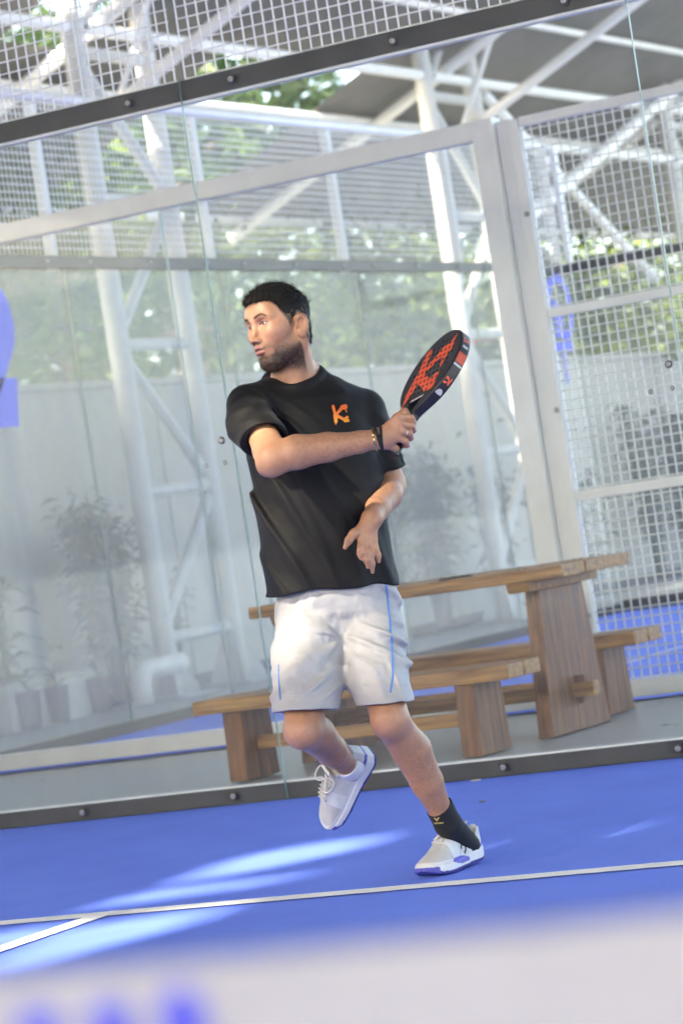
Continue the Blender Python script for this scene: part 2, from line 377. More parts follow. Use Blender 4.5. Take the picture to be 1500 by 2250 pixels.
# ------------------------------------------------------------------ lattice columns outside the far court
def lattice(loc, depth=1.03, h=6.2, label=None):
    root = empty('lattice_column', loc); tag(root, label, 'steel column', 'lattice columns along the boundary wall')
    for y in (0, depth):
        MB().tube([(0, y, .02), (0, y, h)], .085, 14, True).build('chord', M['grey_steel'], root, smooth=False)
        for a in range(4):
            w = math.pi/4+a*math.pi/2; c, s = math.cos(w), math.sin(w)
            px, py = -s*.006, c*.006
            mb = MB(); 
            p = [(c*.06, s*.06, .42), (c*.06, s*.06, .02), (c*.22, s*.22, .02), (c*.22, s*.22, .06)]
            mb.poly([(x+px, y+yy+py, z) for x, yy, z in p]); mb.poly([(x-px, y+yy-py, z) for x, yy, z in p])
            for i in range(4):
                q0, q1 = p[i], p[(i+1) % 4]
                mb.poly([(q0[0]+px, y+q0[1]+py, q0[2]), (q1[0]+px, y+q1[1]+py, q1[2]), (q1[0]-px, y+q1[1]-py, q1[2]), (q0[0]-px, y+q0[1]-py, q0[2])])
            mb.build('gusset', M['grey_steel'], root)
        MB().box(-.25, .25, y-.25, y+.25, .0, .02).build('base_plate', M['grey_steel'], root, .003)
    z = .45; k = 0
    while z < h-.2:
        MB().tube([(0, 0, z), (0, depth, z)], .05, 8).build('strut', M['grey_steel'], root)
        z2 = min(z+1.12, h-.1)
        a, b = ((0, z), (depth, z2)) if k % 2 == 0 else ((depth, z), (0, z2))
        MB().tube([(0, a[0], a[1]+.05), (0, b[0], b[1]-.05)], .05, 8).build('brace', M['grey_steel'], root)
        z = z2; k += 1
    return root
lattice((-5.82, 8.72, .0), label='white lattice steel column standing left of the player behind the glass')
lattice((-5.82, 14.76, .0), label='white lattice steel column standing behind the racket and table')
lattice((-5.82, 20.8, .0), label='white lattice steel column farthest right behind the mesh fence')
# ------------------------------------------------------------------ canopy roof (mostly above the frame): eaves z 5, ridge z 9
def roof_z(x): return 5.0+(x+6.6)*.45 if x < 2 else 8.87-(x-2)*.45
rf = empty('canopy_roof'); tag(rf, 'grey sheet canopy roof on white steel trusses above both courts', 'roof')
def on_roof(p):
    """where the sun ray that reaches p crosses the left roof slope"""
    p = np.array(p, float); A = 5.0+.45*6.6
    t = (A+.45*p[0]-p[2])/(-SUN[2]+.45*SUN[0]) if True else 0
    q = p-SUN*t
    return q[0], q[1]
# invented roof holes shaped to throw sun patches (outlines given where the light lands)
GAPS = []
def gap(pts): GAPS.append([on_roof(p) for p in pts])
def in_poly(poly, X, Y):
    ins = np.zeros(X.shape, bool); n = len(poly); j = n-1
    for i in range(n):
        xi, yi = poly[i]; xj, yj = poly[j]
        c = ((yi > Y) != (yj > Y)) & (X < (xj-xi)*(Y-yi)/(yj-yi+1e-12)+xi); ins ^= c; j = i
    return ins
def px_floor(px, py, z=0.0):
    d = CW+(px-750)/FPX*CR+(1125-py)/FPX*CU; t = (z-CAM[2])/d[2]; return CAM+t*d
def at(px, py, dd=0.0):
    """pixel of the photograph + depth beyond the planted foot -> world point"""
    D = 9.165+dd; return CAM+D*(CW+(px-750)/FPX*CR+(1125-py)/FPX*CU)
for poly in [[(385, 1938), (520, 1886), (640, 1862), (810, 1840), (830, 1856), (700, 1884), (540, 1918)],
             [(205, 1990), (330, 1958), (500, 1942), (640, 1926), (640, 1936), (470, 1958), (300, 1982)],
             [(-60, 2130), (90, 2062), (250, 2025), (420, 2003), (500, 1992), (430, 2028), (250, 2075), (120, 2110), (0, 2150)],
             [(-60, 2062), (60, 2042), (160, 2036), (120, 2058), (-60, 2090)]]:
    gap([px_floor(*q) for q in poly])
# sun on the raised right arm and on the shorts
gap([at(*q, -.30) for q in [(470, 835), (560, 800), (600, 870), (585, 930), (640, 965), (625, 1010), (560, 1010), (500, 960)]])
gap([at(*q, -.12) for q in [(560, 1290), (720, 1300), (735, 1365), (640, 1352), (690, 1395), (640, 1450), (560, 1470)]])
gap([at(*q, -.16) for q in [(800, 1340), (820, 1365), (862, 1430), (850, 1500), (808, 1490), (800, 1425)]])
gap([at(*q, -.10) for q in [(548, 1045), (590, 1040), (640, 1130), (715, 1290), (640, 1295), (585, 1290)]])
gap([at(*q, -.10) for q in [(545, 640), (600, 640), (590, 790), (560, 800), (530, 720)]])
allp = np.array([q for g_ in GAPS for q in g_]); gx0, gy0 = allp.min(0)-.3; gx1, gy1 = allp.max(0)+.3
gx1 = min(gx1, 1.95)
h = .025; nx = int((gx1-gx0)/h)+1; ny = int((gy1-gy0)/h)+1; gx1 = gx0+nx*h; gy1 = gy0+ny*h
XX, YY = np.meshgrid(gx0+(np.arange(nx)+.5)*h, gy0+(np.arange(ny)+.5)*h, indexing='ij')
hole = np.zeros(XX.shape, bool)
for g_ in GAPS: hole |= in_poly(g_, XX, YY)
vid = np.arange((nx+1)*(ny+1)).reshape(nx+1, ny+1)
vx, vy = np.meshgrid(gx0+np.arange(nx+1)*h, gy0+np.arange(ny+1)*h, indexing='ij')
keep = ~hole
quads = np.stack([vid[:-1, :-1][keep], vid[1:, :-1][keep], vid[1:, 1:][keep], vid[:-1, 1:][keep]], 1)
me = bpy.data.meshes.new('sun_mask_patch'); V = np.stack([vx, vy, 5.0+(vx+6.6)*.45], -1).reshape(-1, 3)
me.from_pydata(V.tolist(), [], quads.tolist()); me.materials.append(M['roof_sheet'])
o = bpy.data.objects.new('sun_mask_sheet', me); COL.objects.link(o); o.parent = rf  # sheet carrying the holes made up to shape the sunlight
def roof_quad(x0, x1, y0, y1):
    MB().poly([(x0, y0, roof_z(x0)), (x1, y0, roof_z(x1)), (x1, y1, roof_z(x1)), (x0, y1, roof_z(x0))]).build('roof_sheet', M['roof_sheet'], rf, fixn=False)
for a, b, c_, d_ in [(-8.4, gx0, gy0, gy1), (gx1, 2, gy0, gy1), (-8.4, 2, -22, gy0), (-8.4, 2, gy1, 8.5), (-5.75, 2, 8.5, 9.35), (-8.4, -6.35, 8.5, 9.35), (-8.4, 2, 9.35, 11.6), (-6.15, 2, 11.6, 14.2), (-8.4, 2, 14.2, 32)]:  # openings added: one puts sun on the left column, one shows tree and sky
    n = max(1, int((d_-c_)/1.0))
    for i in range(n): roof_quad(a, b, c_+(d_-c_)*i/n, c_+(d_-c_)*(i+1)/n)
for i in range(54): roof_quad(2.0001, 2.6 if i > 25 else 11.0, -22+i, -21+i)  # slope cut back over the far court to let in more skylight
# trusses: white tubes under the sheets
for yy in (-3.4, 2.7, 9.2, 15.3, 21.3, 27.4):
    MB().tube([(-8.4, yy, 4.05), (2, yy, 8.73), (2.6, yy, 8.46)], .06, 8).build('rafter', M['white_steel'], rf)
    MB().tube([(-5.8, yy, 4.55), (2, yy, 8.05), (2.6, yy, 7.85)], .05, 8).build('lower_chord', M['white_steel'], rf)
    for i in range(4):
        xa = -5.8+i*1.9; xb = xa+.5
        MB().tube([(xa, yy, 4.55+(xa+5.8)*.45), (xb, yy, 4.86+(xb+6.6)*.45)], .03, 6).build('web', M['white_steel'], rf)
for zz in (4.55, 5.12): MB().tube([(-5.82, -10, zz), (-5.82, 32, zz)], .05, 8).build('eaves_chord', M['white_steel'], rf)
for xx in (-8.2, -6.7, -5.2, -3.7, -2.2, -.7, .8): MB().tube([(xx, -22, roof_z(xx)-.07), (xx, 32, roof_z(xx)-.07)], .035, 6).build('purlin', M['white_steel'], rf)
# tall raking braces right of centre
MB().tube([(-5.7, 15.8, 3.6), (-5.7, 23.5, 6.2)], .07, 10).build('brace', M['white_steel'], rf)
MB().tube([(-5.75, 15.9, 5.0), (-5.75, 19.6, 3.2)], .05, 10).build('brace', M['white_steel'], rf)

# ------------------------------------------------------------------ boundary wall with panels
bwall = empty('boundary_wall', (-6.5, 10, 0)); bwall.location = (0, 0, 0)
tag(bwall, 'long pale grey panelled boundary wall behind the plants', 'wall')
for k in range(26):
    y0 = -6+k*1.8
    MB().box(-6.56, -6.48+random.uniform(-.006, .006), y0+.006, y0+1.794, 0, 2.44).build('wall_panel', M['wall'], bwall, .004)
MB().box(-6.6, -6.44, -6, 41, 2.445, 2.50).build('coping', M['wall'], bwall)
kb = MB().box(-6.3, -6.22, -6, 41, 0, .1).build('planter_kerb', M['black_steel']); tag(kb, 'low dark kerb along the planting strip by the boundary wall', 'kerb')

# ------------------------------------------------------------------ vegetation
def leaves(mb, pts, size, aspect=.4, droop=.3, up=.2):
    rng = np.random
    for p in pts:
        d = Vector((rng.normal(), rng.normal(), rng.normal()*.6+up)).normalized()
        s = d.cross(Vector((rng.normal(), rng.normal(), rng.normal()))).normalized()
        L = size*rng.uniform(.6, 1.3); p = Vector(p); a = p; m = p+d*L*.5+s*L*aspect*.5; n_ = p+d*L*.5-s*L*aspect*.5; e = p+d*L+Vector((0, 0, -droop*L))
        mb.poly([a, m, e, n_])
def tree(loc, h, crown, nleaf, lm, label, name='tree', lean=0, size=.22, trunk_r=.16, cen=.72, group='trees beyond the boundary wall'):
    rt = empty(name, loc); tag(rt, label, 'tree', group)
    mb = MB(); top = Vector((lean, 0, h*cen))
    path = [Vector((0, 0, -.05)), Vector((lean*.2, .05, h*.25)), Vector((lean*.6, -.05, h*.5)), top]
    mb.tube(path, [trunk_r*1.25, trunk_r, trunk_r*.8, trunk_r*.45], 9)
    tips = []
    for i in range(9):
        a = i*2.4+random.uniform(-.3, .3); s = path[2].lerp(top, random.uniform(0, 1)); r = crown*random.uniform(.5, .85)
        e = s+Vector((math.cos(a)*r, math.sin(a)*r, random.uniform(.1, .5)*crown)); mid = s.lerp(e, .5)+Vector((0, 0, .12*crown))
        mb.tube([s, mid, e], [trunk_r*.4, trunk_r*.25, trunk_r*.08], 6); tips += [e, mid]
    mb.build('trunk', M['bark'], rt, smooth=True)
    cb = MB(); pts = []
    blobs = tips+[top+Vector((random.gauss(0, crown*.45), random.gauss(0, crown*.45), random.gauss(.1*crown, crown*.35))) for _ in range(14)]
    for i in range(nleaf):
        b = random.choice(blobs); r = crown*.3
        pts.append((b.x+random.gauss(0, r), b.y+random.gauss(0, r), b.z+random.gauss(0, r*.7)))
    leaves(cb, pts, size)
    cb.build('crown', lm, rt, fixn=False); return rt
tree((-8.6, 10.2, 0), 5.0, 1.7, 3000, M['leaf_y'], 'yellow green tree above the wall at the far left edge', lean=.3)
tree((-10.5, 15.5, 0), 5.6, 2.0, 3000, M['leaf_g'], 'leafy green tree between the two lattice columns', trunk_r=.22)
tree((-8.6, 17.4, 0), 4.3, 1.35, 2600, M['leaf_y'], 'bright yellow green tree just right of the player head', trunk_r=.12)
tree((-9.0, 22.0, 0), 4.6, 1.7, 3000, M['leaf_y'], 'bright green tree behind the racket', trunk_r=.14)
tree((-10.5, 28.5, 0), 5.0, 2.1, 3200, M['leaf_y'], 'bright green tree behind the right hand mesh fence')
tree((-9.4, 32.0, 0), 4.5, 1.6, 2600, M['leaf_g'], 'green tree at the far right edge behind the mesh', trunk_r=.14)
tree((-15.0, 20.0, 0), 9.5, 3.4, 4200, M['leaf_d'], 'tall dark tree with thick trunk behind the canopy eaves', size=.34, trunk_r=.42, cen=.62)
tree((-17.5, 30.0, 0), 10.5, 3.8, 4600, M['leaf_d'], 'tall dark tree far right of the eaves', size=.36, trunk_r=.4)
tree((-14.0, 12.5, 0), 8.5, 3.0, 4000, M['leaf_d'], 'tall dark tree behind the upper left mesh', size=.32, trunk_r=.3)
tree((-26, 42, 0), 12, 5.0, 5000, M['leaf_d'], 'largest dark tree in the far distance', size=.5, trunk_r=.4)
# red flowering shrub over the wall
sh = empty('flowering_shrub', (-7.4, 17.6, 0)); tag(sh, 'shrub with a few red blossoms looking over the wall beside the racket', 'shrub')
mb = MB()
for i in range(14): mb.tube([(0, 0, 0), (random.gauss(0, .2), random.gauss(0, .25), 1.4), (random.gauss(0, .45), random.gauss(0, .6), 2.7+random.random()*.4)], [.02, .014, .006], 5)
mb.build('stem', M['bark'], sh)
cb = MB(); leaves(cb, [(random.gauss(0, .4), random.gauss(0, .6), random.uniform(1.6, 3.1)) for _ in range(900)], .13); cb.build('foliage', M['leaf_g'], sh, fixn=False)
for yy, zz in ((-.62, 2.76), (-.48, 2.78), (-.2, 2.79), (.25, 2.85)):
    mb = MB()
    for k in range(5):
        a = k*1.2566; mb.poly([(.6, yy, zz), (.66, yy+.05*math.cos(a-.4), zz+.05*math.sin(a-.4)), (.68, yy+.075*math.cos(a), zz+.075*math.sin(a)), (.66, yy+.05*math.cos(a+.4), zz+.05*math.sin(a+.4))])
    mb.build('blossom', M['petal'], sh, fixn=False)
# distant neighbouring house behind the wall
hs = empty('house', (-22, 33, 0)); tag(hs, 'pale house with grey tiled roof far behind the wall', 'house')
MB().box(-3, 3, -5, 5, 0, 3.0).build('wall', M['cream'], hs)
MB().prism([(-3.5, 3.0), (3.5, 3.0), (0, 4.6)], 'y', -5.4, 5.4).build('roof', M['tile'], hs)
for yy in (-3.2, 0, 3.2):
    w_ = MB().box(3.0, 3.04, yy-.6, yy+.6, 1.2, 2.4).build('window', M['white_steel'], hs)
    MB().box(3.045, 3.05, yy-.52, yy+.52, 1.28, 2.32).build('pane', M['glass_edge'], w_)
# neighbouring shed: dark roof sloping behind the eaves
sd = empty('shed', (-19, 8, 0)); tag(sd, 'open shed with dark sloping roof behind the boundary wall', 'shed')
for yy in (-4, 2, 8, 14):
    MB().box(-.1, .1, yy-.1, yy+.1, 0, 7.0).build('post', M['white_steel'], sd)
MB().box(-8, .6, -6, 16, 7.0, 7.12).build('roof', M['roof_sheet'], sd)
MB().box(.45, .6, -6, 16, 6.4, 6.99).build('fascia', M['roof_sheet'], sd)

# plain block added behind the camera, unseen, to grey the glass reflections
ch = empty('reflection_block', (2, -27, 0)); tag(ch, 'long pale grey block added unseen behind the camera to grey the glass reflections', 'reflection block')
MB().box(-26, 22, -4, 0, 0, 5.6).build('wall', M['wall'], ch)
MB().box(-26.1, 22.1, -4.1, .01, 5.6, 5.9).build('roof', M['wall'], ch)
def bush(loc, h, r, nst, nl, lm, label, size=.16, aspect=.16, name='bamboo_plant', cat='plant'):
    rt = empty(name, loc); tag(rt, label, cat, 'plants along the boundary wall'); mb = MB(); pts = []
    for i in range(nst):
        a = random.uniform(0, 6.28); q = r*random.uniform(.1, .35); s = Vector((math.cos(a)*q*.5, math.sin(a)*q, 0))
        e = s+Vector((math.cos(a)*r*random.uniform(.3, .7)*.5, math.sin(a)*r*random.uniform(.2, .9), h*random.uniform(.75, 1.0)))
        m_ = s.lerp(e, .6)+Vector((0, 0, h*.06)); mb.tube([s, m_, e], [.012, .009, .003], 5)
        for k in range(nl//nst):
            t = random.uniform(.25, 1); p = s.lerp(m_, t/.6) if t < .6 else m_.lerp(e, (t-.6)/.4)
            pts.append(p+Vector((random.gauss(0, r*.14), random.gauss(0, r*.2), random.gauss(0, .05))))
    mb.build('stem', M['bark'] if lm is M['leaf_d'] else M['leaf_g'], rt)
    cb = MB(); leaves(cb, pts, size, aspect, .35, .25); cb.build('foliage', lm, rt, fixn=False); return rt
bush((-6.05, 8.42, .05), 1.5, .36, 16, 1900, M['leaf_d'], 'tall dark bamboo clump left of the lattice column')
bush((-6.1, 6.92, .05), 1.15, .22, 5, 90, M['leaf_d'], 'thin dark plant at the left photo edge', size=.2)
bush((-6.05, 9.25, .05), .95, .22, 5, 70, M['leaf_d'], 'thin plant between the legs of the left lattice column', size=.14)
bush((-6.1, 13.1, .05), 1.55, .4, 9, 420, M['leaf_g'], 'loose green bamboo behind the left hand of the player', size=.14)
bush((-6.1, 14.0, .05), 1.75, .4, 12, 1200, M['leaf_d'], 'dark bamboo clump directly left of the column behind the table')
bush((-6.1, 15.4, .05), 1.5, .35, 8, 300, M['leaf_d'], 'dark plant between the legs of the column behind the table')
bush((-6.1, 19.4, .05), 1.9, .45, 10, 520, M['leaf_g'], 'green bamboo seen through the middle of the mesh fence')
bush((-6.1, 20.4, .05), 1.9, .38, 12, 1000, M['leaf_d'], 'tall dark bamboo seen through the right of the mesh fence')
bush((-6.1, 17.6, .05), 1.3, .35, 8, 260, M['leaf_d'], 'low dark plant just right of the white corner post')
def broadleaf(loc, h, n, lm, label):
    rt = empty('potted_plant', loc); tag(rt, label, 'plant', 'young potted plants by the wall')
    MB().tube([(0, 0, 0), (0, 0, .03), (0, 0, .24), (0, 0, .26)], [.07, .075, .092, .096], 14).build('pot', M['rubber'], rt)
    mb = MB(); lb = MB()
    mb.tube([(0, 0, .2), (.01, .01, h*.6)], [.012, .006], 6)
    for i in range(n):
        a = i*2.4; z = .25+(h-.35)*i/n; L = .22*random.uniform(.8, 1.2); c, s = math.cos(a), math.sin(a); P0 = Vector((0, 0, z))
        W = Vector((-s, c, 0)); ring_ = []
        for t, w in ((0, .006), (.3, .03), (.6, .036), (.85, .02), (1, .002)):
            q = P0+Vector((c, s, 0))*(L*t)+Vector((0, 0, L*(.9*t-.75*t*t))); ring_.append((q+W*w, q-W*w))
        for k in range(4): lb.poly([ring_[k][0], ring_[k+1][0], ring_[k+1][1], ring_[k][1]])
    mb.build('stem', M['leaf_g'], rt); lb.build('foliage', lm, rt, fixn=False); return rt
broadleaf((-5.85, 7.22, .012), .72, 8, M['leaf_g'], 'small broadleaf potted plant at the far left behind the glass')
broadleaf((-5.85, 7.78, .012), .70, 7, M['leaf_g'], 'small broadleaf potted plant next to the white pipe')
broadleaf((-5.85, 6.86, .012), .5, 6, M['leaf_g'], 'smallest potted plant cut by the left photo edge')
for i, (yy, lab) in enumerate(((6.95, 'pale concrete planter block at the left photo edge'), (7.52, 'pale concrete planter block behind the small potted plants'))):
    b_ = MB().box(-6.15, -5.9, yy-.24, yy+.24, .0, .34).build('planter_block', M['wall'], None, .01); tag(b_, lab, 'planter', 'planter blocks by the wall')
pp = MB(); pts = [(-5.7, 8.12, .01), (-5.7, 8.12, .14)]
for k in range(7):
    a = math.pi-k*math.pi/12; pts.append((-5.7, 8.24+.12*math.cos(a), .14+.12*math.sin(a)))
pts += [(-5.7, 8.72, .26)]
pp.tube(pts, .075, 14); o = pp.build('drain_pipe', M['pvc'], None, smooth=True); tag(o, 'thick white pipe elbow at the foot of the left lattice column', 'pipe')
pw = MB(); pts = [(-5.7, 12.35, .01), (-5.7, 12.35, .30), (-5.7, 12.42, .38)]
pw.tube(pts, .075, 14); o = pw.build('drain_pipe', M['pvc'], None, smooth=True); tag(o, 'short white upright pipe seen under the picnic table top', 'pipe')

# ------------------------------------------------------------------ picnic table and benches
tb = empty('picnic_table', (-.12, 1.85, 0), math.radians(-3)); tag(tb, 'solid wood trestle table with thick plank top behind the glass', 'table')
for k, (ya, yb) in enumerate(((-.35, -.118), (-.116, .116), (.118, .35))):
    MB().box(-.80, .87+(.006 if k == 1 else 0), ya, yb, .71, .766).build('plank', M['wood'], tb, .006)
def trestle(parent, x, y0, y1, yt0, yt1, z, th, m):
    MB().prism([(y0, 0), (y1, 0), (yt1, z), (yt0, z)], 'x', x, x+th).build('leg', m, parent, .006)
for x in (-.66, .60):
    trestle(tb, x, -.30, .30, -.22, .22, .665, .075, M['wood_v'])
    MB().prism([(-.34, .665), (.34, .665), (.36, .709), (-.36, .709)], 'x', x-.02, x+.095).build('bearer', M['wood'], tb, .005)
MB().box(-.78, .78, -.03, .03, .15, .215).build('stretcher', M['wood'], tb, .006)
for x in (-.66, .60):
    for yy in (-.28, .28):
        for xx in (x+.02, x+.055): MB().tube([(xx, yy, .7655), (xx, yy, .769)], .009, 8).build('bolt_head', M['rubber'], tb)
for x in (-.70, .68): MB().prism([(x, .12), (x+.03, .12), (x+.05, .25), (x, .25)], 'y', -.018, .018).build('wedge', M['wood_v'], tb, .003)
def bench(loc, rz, label):
    b_ = empty('bench', loc, rz); tag(b_, label, 'bench', 'benches of the picnic table')
    MB().box(-.78, .87, -.15, -.002, .32, .385).build('plank', M['wood'], b_, .007)
    MB().box(-.78, .872, .002, .15, .32, .385).build('plank', M['wood'], b_, .007)
    for x in (-.64, .58):
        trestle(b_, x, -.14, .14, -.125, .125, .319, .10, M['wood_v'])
    MB().box(-.54, .58, -.025, .025, .13, .19).build('stretcher', M['wood'], b_, .005)
    return b_
bench((-.23, 1.15, 0), math.radians(-3), 'wooden plank bench nearest the glass, in front of the table')
bench((-.22, 2.55, 0), math.radians(-2), 'wooden plank bench on the far side of the table')
ph = MB().box(-.075, .075, -.04, .04, 0, .009).build('phone', M['rubber'], None, .003); ph.location = (.13, 1.62, .767); ph.rotation_euler = (0, 0, .3); tag(ph, 'black phone lying on the table edge beside the player', 'phone')

# ------------------------------------------------------------------ net right in front of the lens
net = empty('court_net', (1, -10, 0)); net.location = (0, 0, 0); tag(net, 'white headband of the court net with blue letters, blurred in front', 'net')
mb = MB(); n = 40
for i in range(n):
    xa = -4+10*i/n; xb = -4+10*(i+1)/n; za = .88+.04*((xa-1)/5)**2; zb = .88+.04*((xb-1)/5)**2
    for (y0, y1) in ((-10.006, -10.006), ):
        mb.poly([(xa, -10.007, za-.062), (xb, -10.007, zb-.062), (xb, -10.007, zb), (xa, -10.007, za)])
        mb.poly([(xa, -9.993, za-.062), (xb, -9.993, zb-.062), (xb, -9.993, zb), (xa, -9.993, za)])
        mb.poly([(xa, -10.007, za), (xb, -10.007, zb), (xb, -9.993, zb), (xa, -9.993, za)])
mb.build('headband', M['net_white'], net, fixn=False)
def netz(x): return .88+.04*((x-1)/5)**2
for (xa, xb, kind) in ((5.571, 5.589, 0), (5.604, 5.622, 0), (5.636, 5.655, 1)):
    zt = netz(xa)-.0120; mb = MB()
    if kind == 0: mb.poly([(xa, -10.0085, zt-.035), (xb, -10.0085, zt-.035), (xb, -10.0085, zt), (xa, -10.0085, zt)])
    else:
        c = (xa+xb)/2; r = (xb-xa)/2; zt += .004
        mb.poly([(xa, -10.0085, zt-.035), (xb, -10.0085, zt-.035)]+[(c+r*math.cos(t*math.pi/12), -10.0085, zt-r+r*math.sin(t*math.pi/12)) for t in range(13)])
    mb.build('letter', M['letter_blue'], net, fixn=False)
mb = MB()
for i in range(int(10/.042)):
    x = -4+i*.042; mb.box(x-.001, x+.001, -10.001, -9.999, .02, netz(x)-.06)
for i in range(20): mb.box(-4, 6, -10.0032, -10.0012, .02+i*.042, .022+i*.042)
o = mb.build('net_cord_mesh', M['net_cord'], net, fixn=False); tag(o, kind='stuff')
MB().tube([(6.05, -10, 0), (6.05, -10, .94)], .04, 14).build('net_post', M['white_steel'], net)

# ------------------------------------------------------------------ bits on the turf
q = px_floor(1059, 1765); o = MB().prism([(-.012, 0), (0, .004), (.013, .003), (.002, -.003)], 'z', .003, .008).build('dry_leaf', M['bark'], None); o.location = q; tag(o, 'tiny dark dry leaf on the blue turf right of the ankle', 'leaf')
q = px_floor(1045, 1717); o = MB().prism([(-.022, 0), (-.008, .008), (.02, .006), (.024, -.002), (0, -.006)], 'z', .002, .006).build('wood_chip', M['cream'], None); o.location = q; tag(o, 'pale chip lying at the foot of the black rail', 'chip')

# ================================================================== signed-distance modelling of the player
# frame of the player: X to the right as seen from the camera, Y away from it, Z up, origin on the turf by the planted foot
YAW = 0.486479
RH = np.array([math.cos(YAW), math.sin(YAW), 0]); WH = np.array([-math.sin(YAW), math.cos(YAW), 0])
ORG = np.array([2.084, -2.831, 0.0])
def to_m(p):
    d = np.asarray(p, float)-ORG; return np.array([d@RH, d@WH, d[2]])
def J(px, py, dd): return to_m(at(px, py, dd))
def vnoise(P, seed=0):
    """smooth value noise in -1..1"""
    I = np.floor(P).astype(np.int64); F = P-I; F = F*F*(3-2*F); out = 0
    for dx in (0, 1):
        for dy in (0, 1):
            for dz in (0, 1):
                n = (I[:, 0]+dx)*374761393+(I[:, 1]+dy)*668265263+(I[:, 2]+dz)*2147483647+seed*144665
                n = (n ^ (n >> 13))*1274126177; n = (n ^ (n >> 16)) & 0xffff
                w = (F[:, 0] if dx else 1-F[:, 0])*(F[:, 1] if dy else 1-F[:, 1])*(F[:, 2] if dz else 1-F[:, 2])
                out = out+w*(n/32767.5-1)
    return out
def smin(a, b, k):
    h = np.clip(.5+.5*(b-a)/k, 0, 1); return b*(1-h)+a*h-k*h*(1-h)
class SDF:
    def __init__(s): s.ops = []
    def _add(s, mode, fn, lo, hi, k): s.ops.append((mode, fn, np.asarray(lo, float), np.asarray(hi, float), k)); return s
    def cone(s, a, b, ra, rb, k=.02, mode='u'):
        a = np.asarray(a, float); b = np.asarray(b, float); ba = b-a; L2 = ba@ba
        def f(P):
            t = np.clip(((P-a)@ba)/L2, 0, 1); d = P-a-t[:, None]*ba
            return np.sqrt((d*d).sum(1))-(ra+(rb-ra)*t)
        r = max(ra, rb); return s._add(mode, f, np.minimum(a, b)-r, np.maximum(a, b)+r, k)
    def chain(s, pts, rad, k=.02, mode='u'):
        for i in range(len(pts)-1): s.cone(pts[i], pts[i+1], rad[i], rad[i+1], k if i == 0 else .012, mode)
        return s
    def ell(s, c, r, R=None, k=.02, mode='u'):
        c = np.asarray(c, float); r = np.asarray(r, float); R = np.eye(3) if R is None else R   # rows of R: local axes
        def f(P):
            q = (P-c)@R.T; k0 = np.sqrt(((q/r)**2).sum(1)); k1 = np.sqrt(((q/(r*r))**2).sum(1))+1e-9
            return k0*(k0-1)/k1
        e = np.sqrt(((R*r[:, None])**2).sum(0)); return s._add(mode, f, c-e, c+e, k)
    def box(s, c, h, R=None, rnd=.005, k=.01, mode='u'):
        c = np.asarray(c, float); h = np.asarray(h, float); R = np.eye(3) if R is None else R
        def f(P):
            q = np.abs((P-c)@R.T)-(h-rnd); return np.sqrt((np.maximum(q, 0)**2).sum(1))+np.minimum(q.max(1), 0)-rnd
        e = np.abs(R*h[:, None]).sum(0); return s._add(mode, f, c-e, c+e, k)
    def tube(s, zs, cx, cy_, rx, ry, ang=0, k=.02, n=2.3, mode='u'):
        """elliptic sections stacked in height"""
        zs = np.asarray(zs, float); A = [np.asarray(v, float)+0*zs for v in (cx, cy_, rx, ry, ang)]
        def f(P):
            z = P[:, 2]; c0, c1, a, b, an = [np.interp(z, zs, v) for v in A]
            x = P[:, 0]-c0; y = P[:, 1]-c1; ca, sa = np.cos(an), np.sin(an); u = np.abs(x*ca+y*sa)/a; v = np.abs(-x*sa+y*ca)/b
            d = ((u**n+v**n+1e-12)**(1/n)-1)*np.minimum(a, b)
            dz = np.maximum(zs[0]-z, z-zs[-1]); return np.where(dz > 0, np.sqrt(np.maximum(d, 0)**2+dz*dz), np.maximum(d, dz))
        r = max(A[2].max(), A[3].max()); return s._add(mode, f, (A[0].min()-r, A[1].min()-r, zs[0]), (A[0].max()+r, A[1].max()+r, zs[-1]), k)
    def raw(s, fn, lo=(-9, -9, -9), hi=(9, 9, 9), k=.001, mode='u'): return s._add(mode, fn, lo, hi, k)
    def plane(s, p, n, k=.003):
        """keep the side against n"""
        p = np.asarray(p, float); n = np.asarray(n, float); n = n/np.linalg.norm(n); return s._add('i', lambda P: (P-p)@n, (-9,)*3, (9,)*3, k)
    def disp(s, fn): return s._add('d', fn, (-9,)*3, (9,)*3, 0)
    def __call__(s, P, fast=False):
        lo = P.min(0); hi = P.max(0); d = np.full(len(P), .3)
        if getattr(s, '_n', -1) != len(s.ops):
            s._n = len(s.ops); s._a = np.array([o[2] for o in s.ops]); s._b = np.array([o[3] for o in s.ops]); s._k = np.array([o[4]*2+.03 if o[0] in 'us' else 99 for o in s.ops])
        act = np.nonzero(np.maximum(s._a-hi, lo-s._b).max(1) <= s._k)[0]
        for i in act:
            mode, fn, a, b, k = s.ops[i]
            if mode == 'u': d = smin(d, fn(P), k)
            elif mode == 's': d = -smin(-d, fn(P), k)
            elif mode == 'i': d = -smin(-d, -fn(P), k)
            elif mode == 'd' and not fast:
                m = np.abs(d) < .028
                if m.any(): d = d.copy(); d[m] += fn(P[m])
        return d
    def bounds(s):
        lo = np.min([a for m, f, a, b, k in s.ops if m == 'u'], 0); hi = np.max([b for m, f, a, b, k in s.ops if m == 'u'], 0)
        return lo-.03, hi+.03
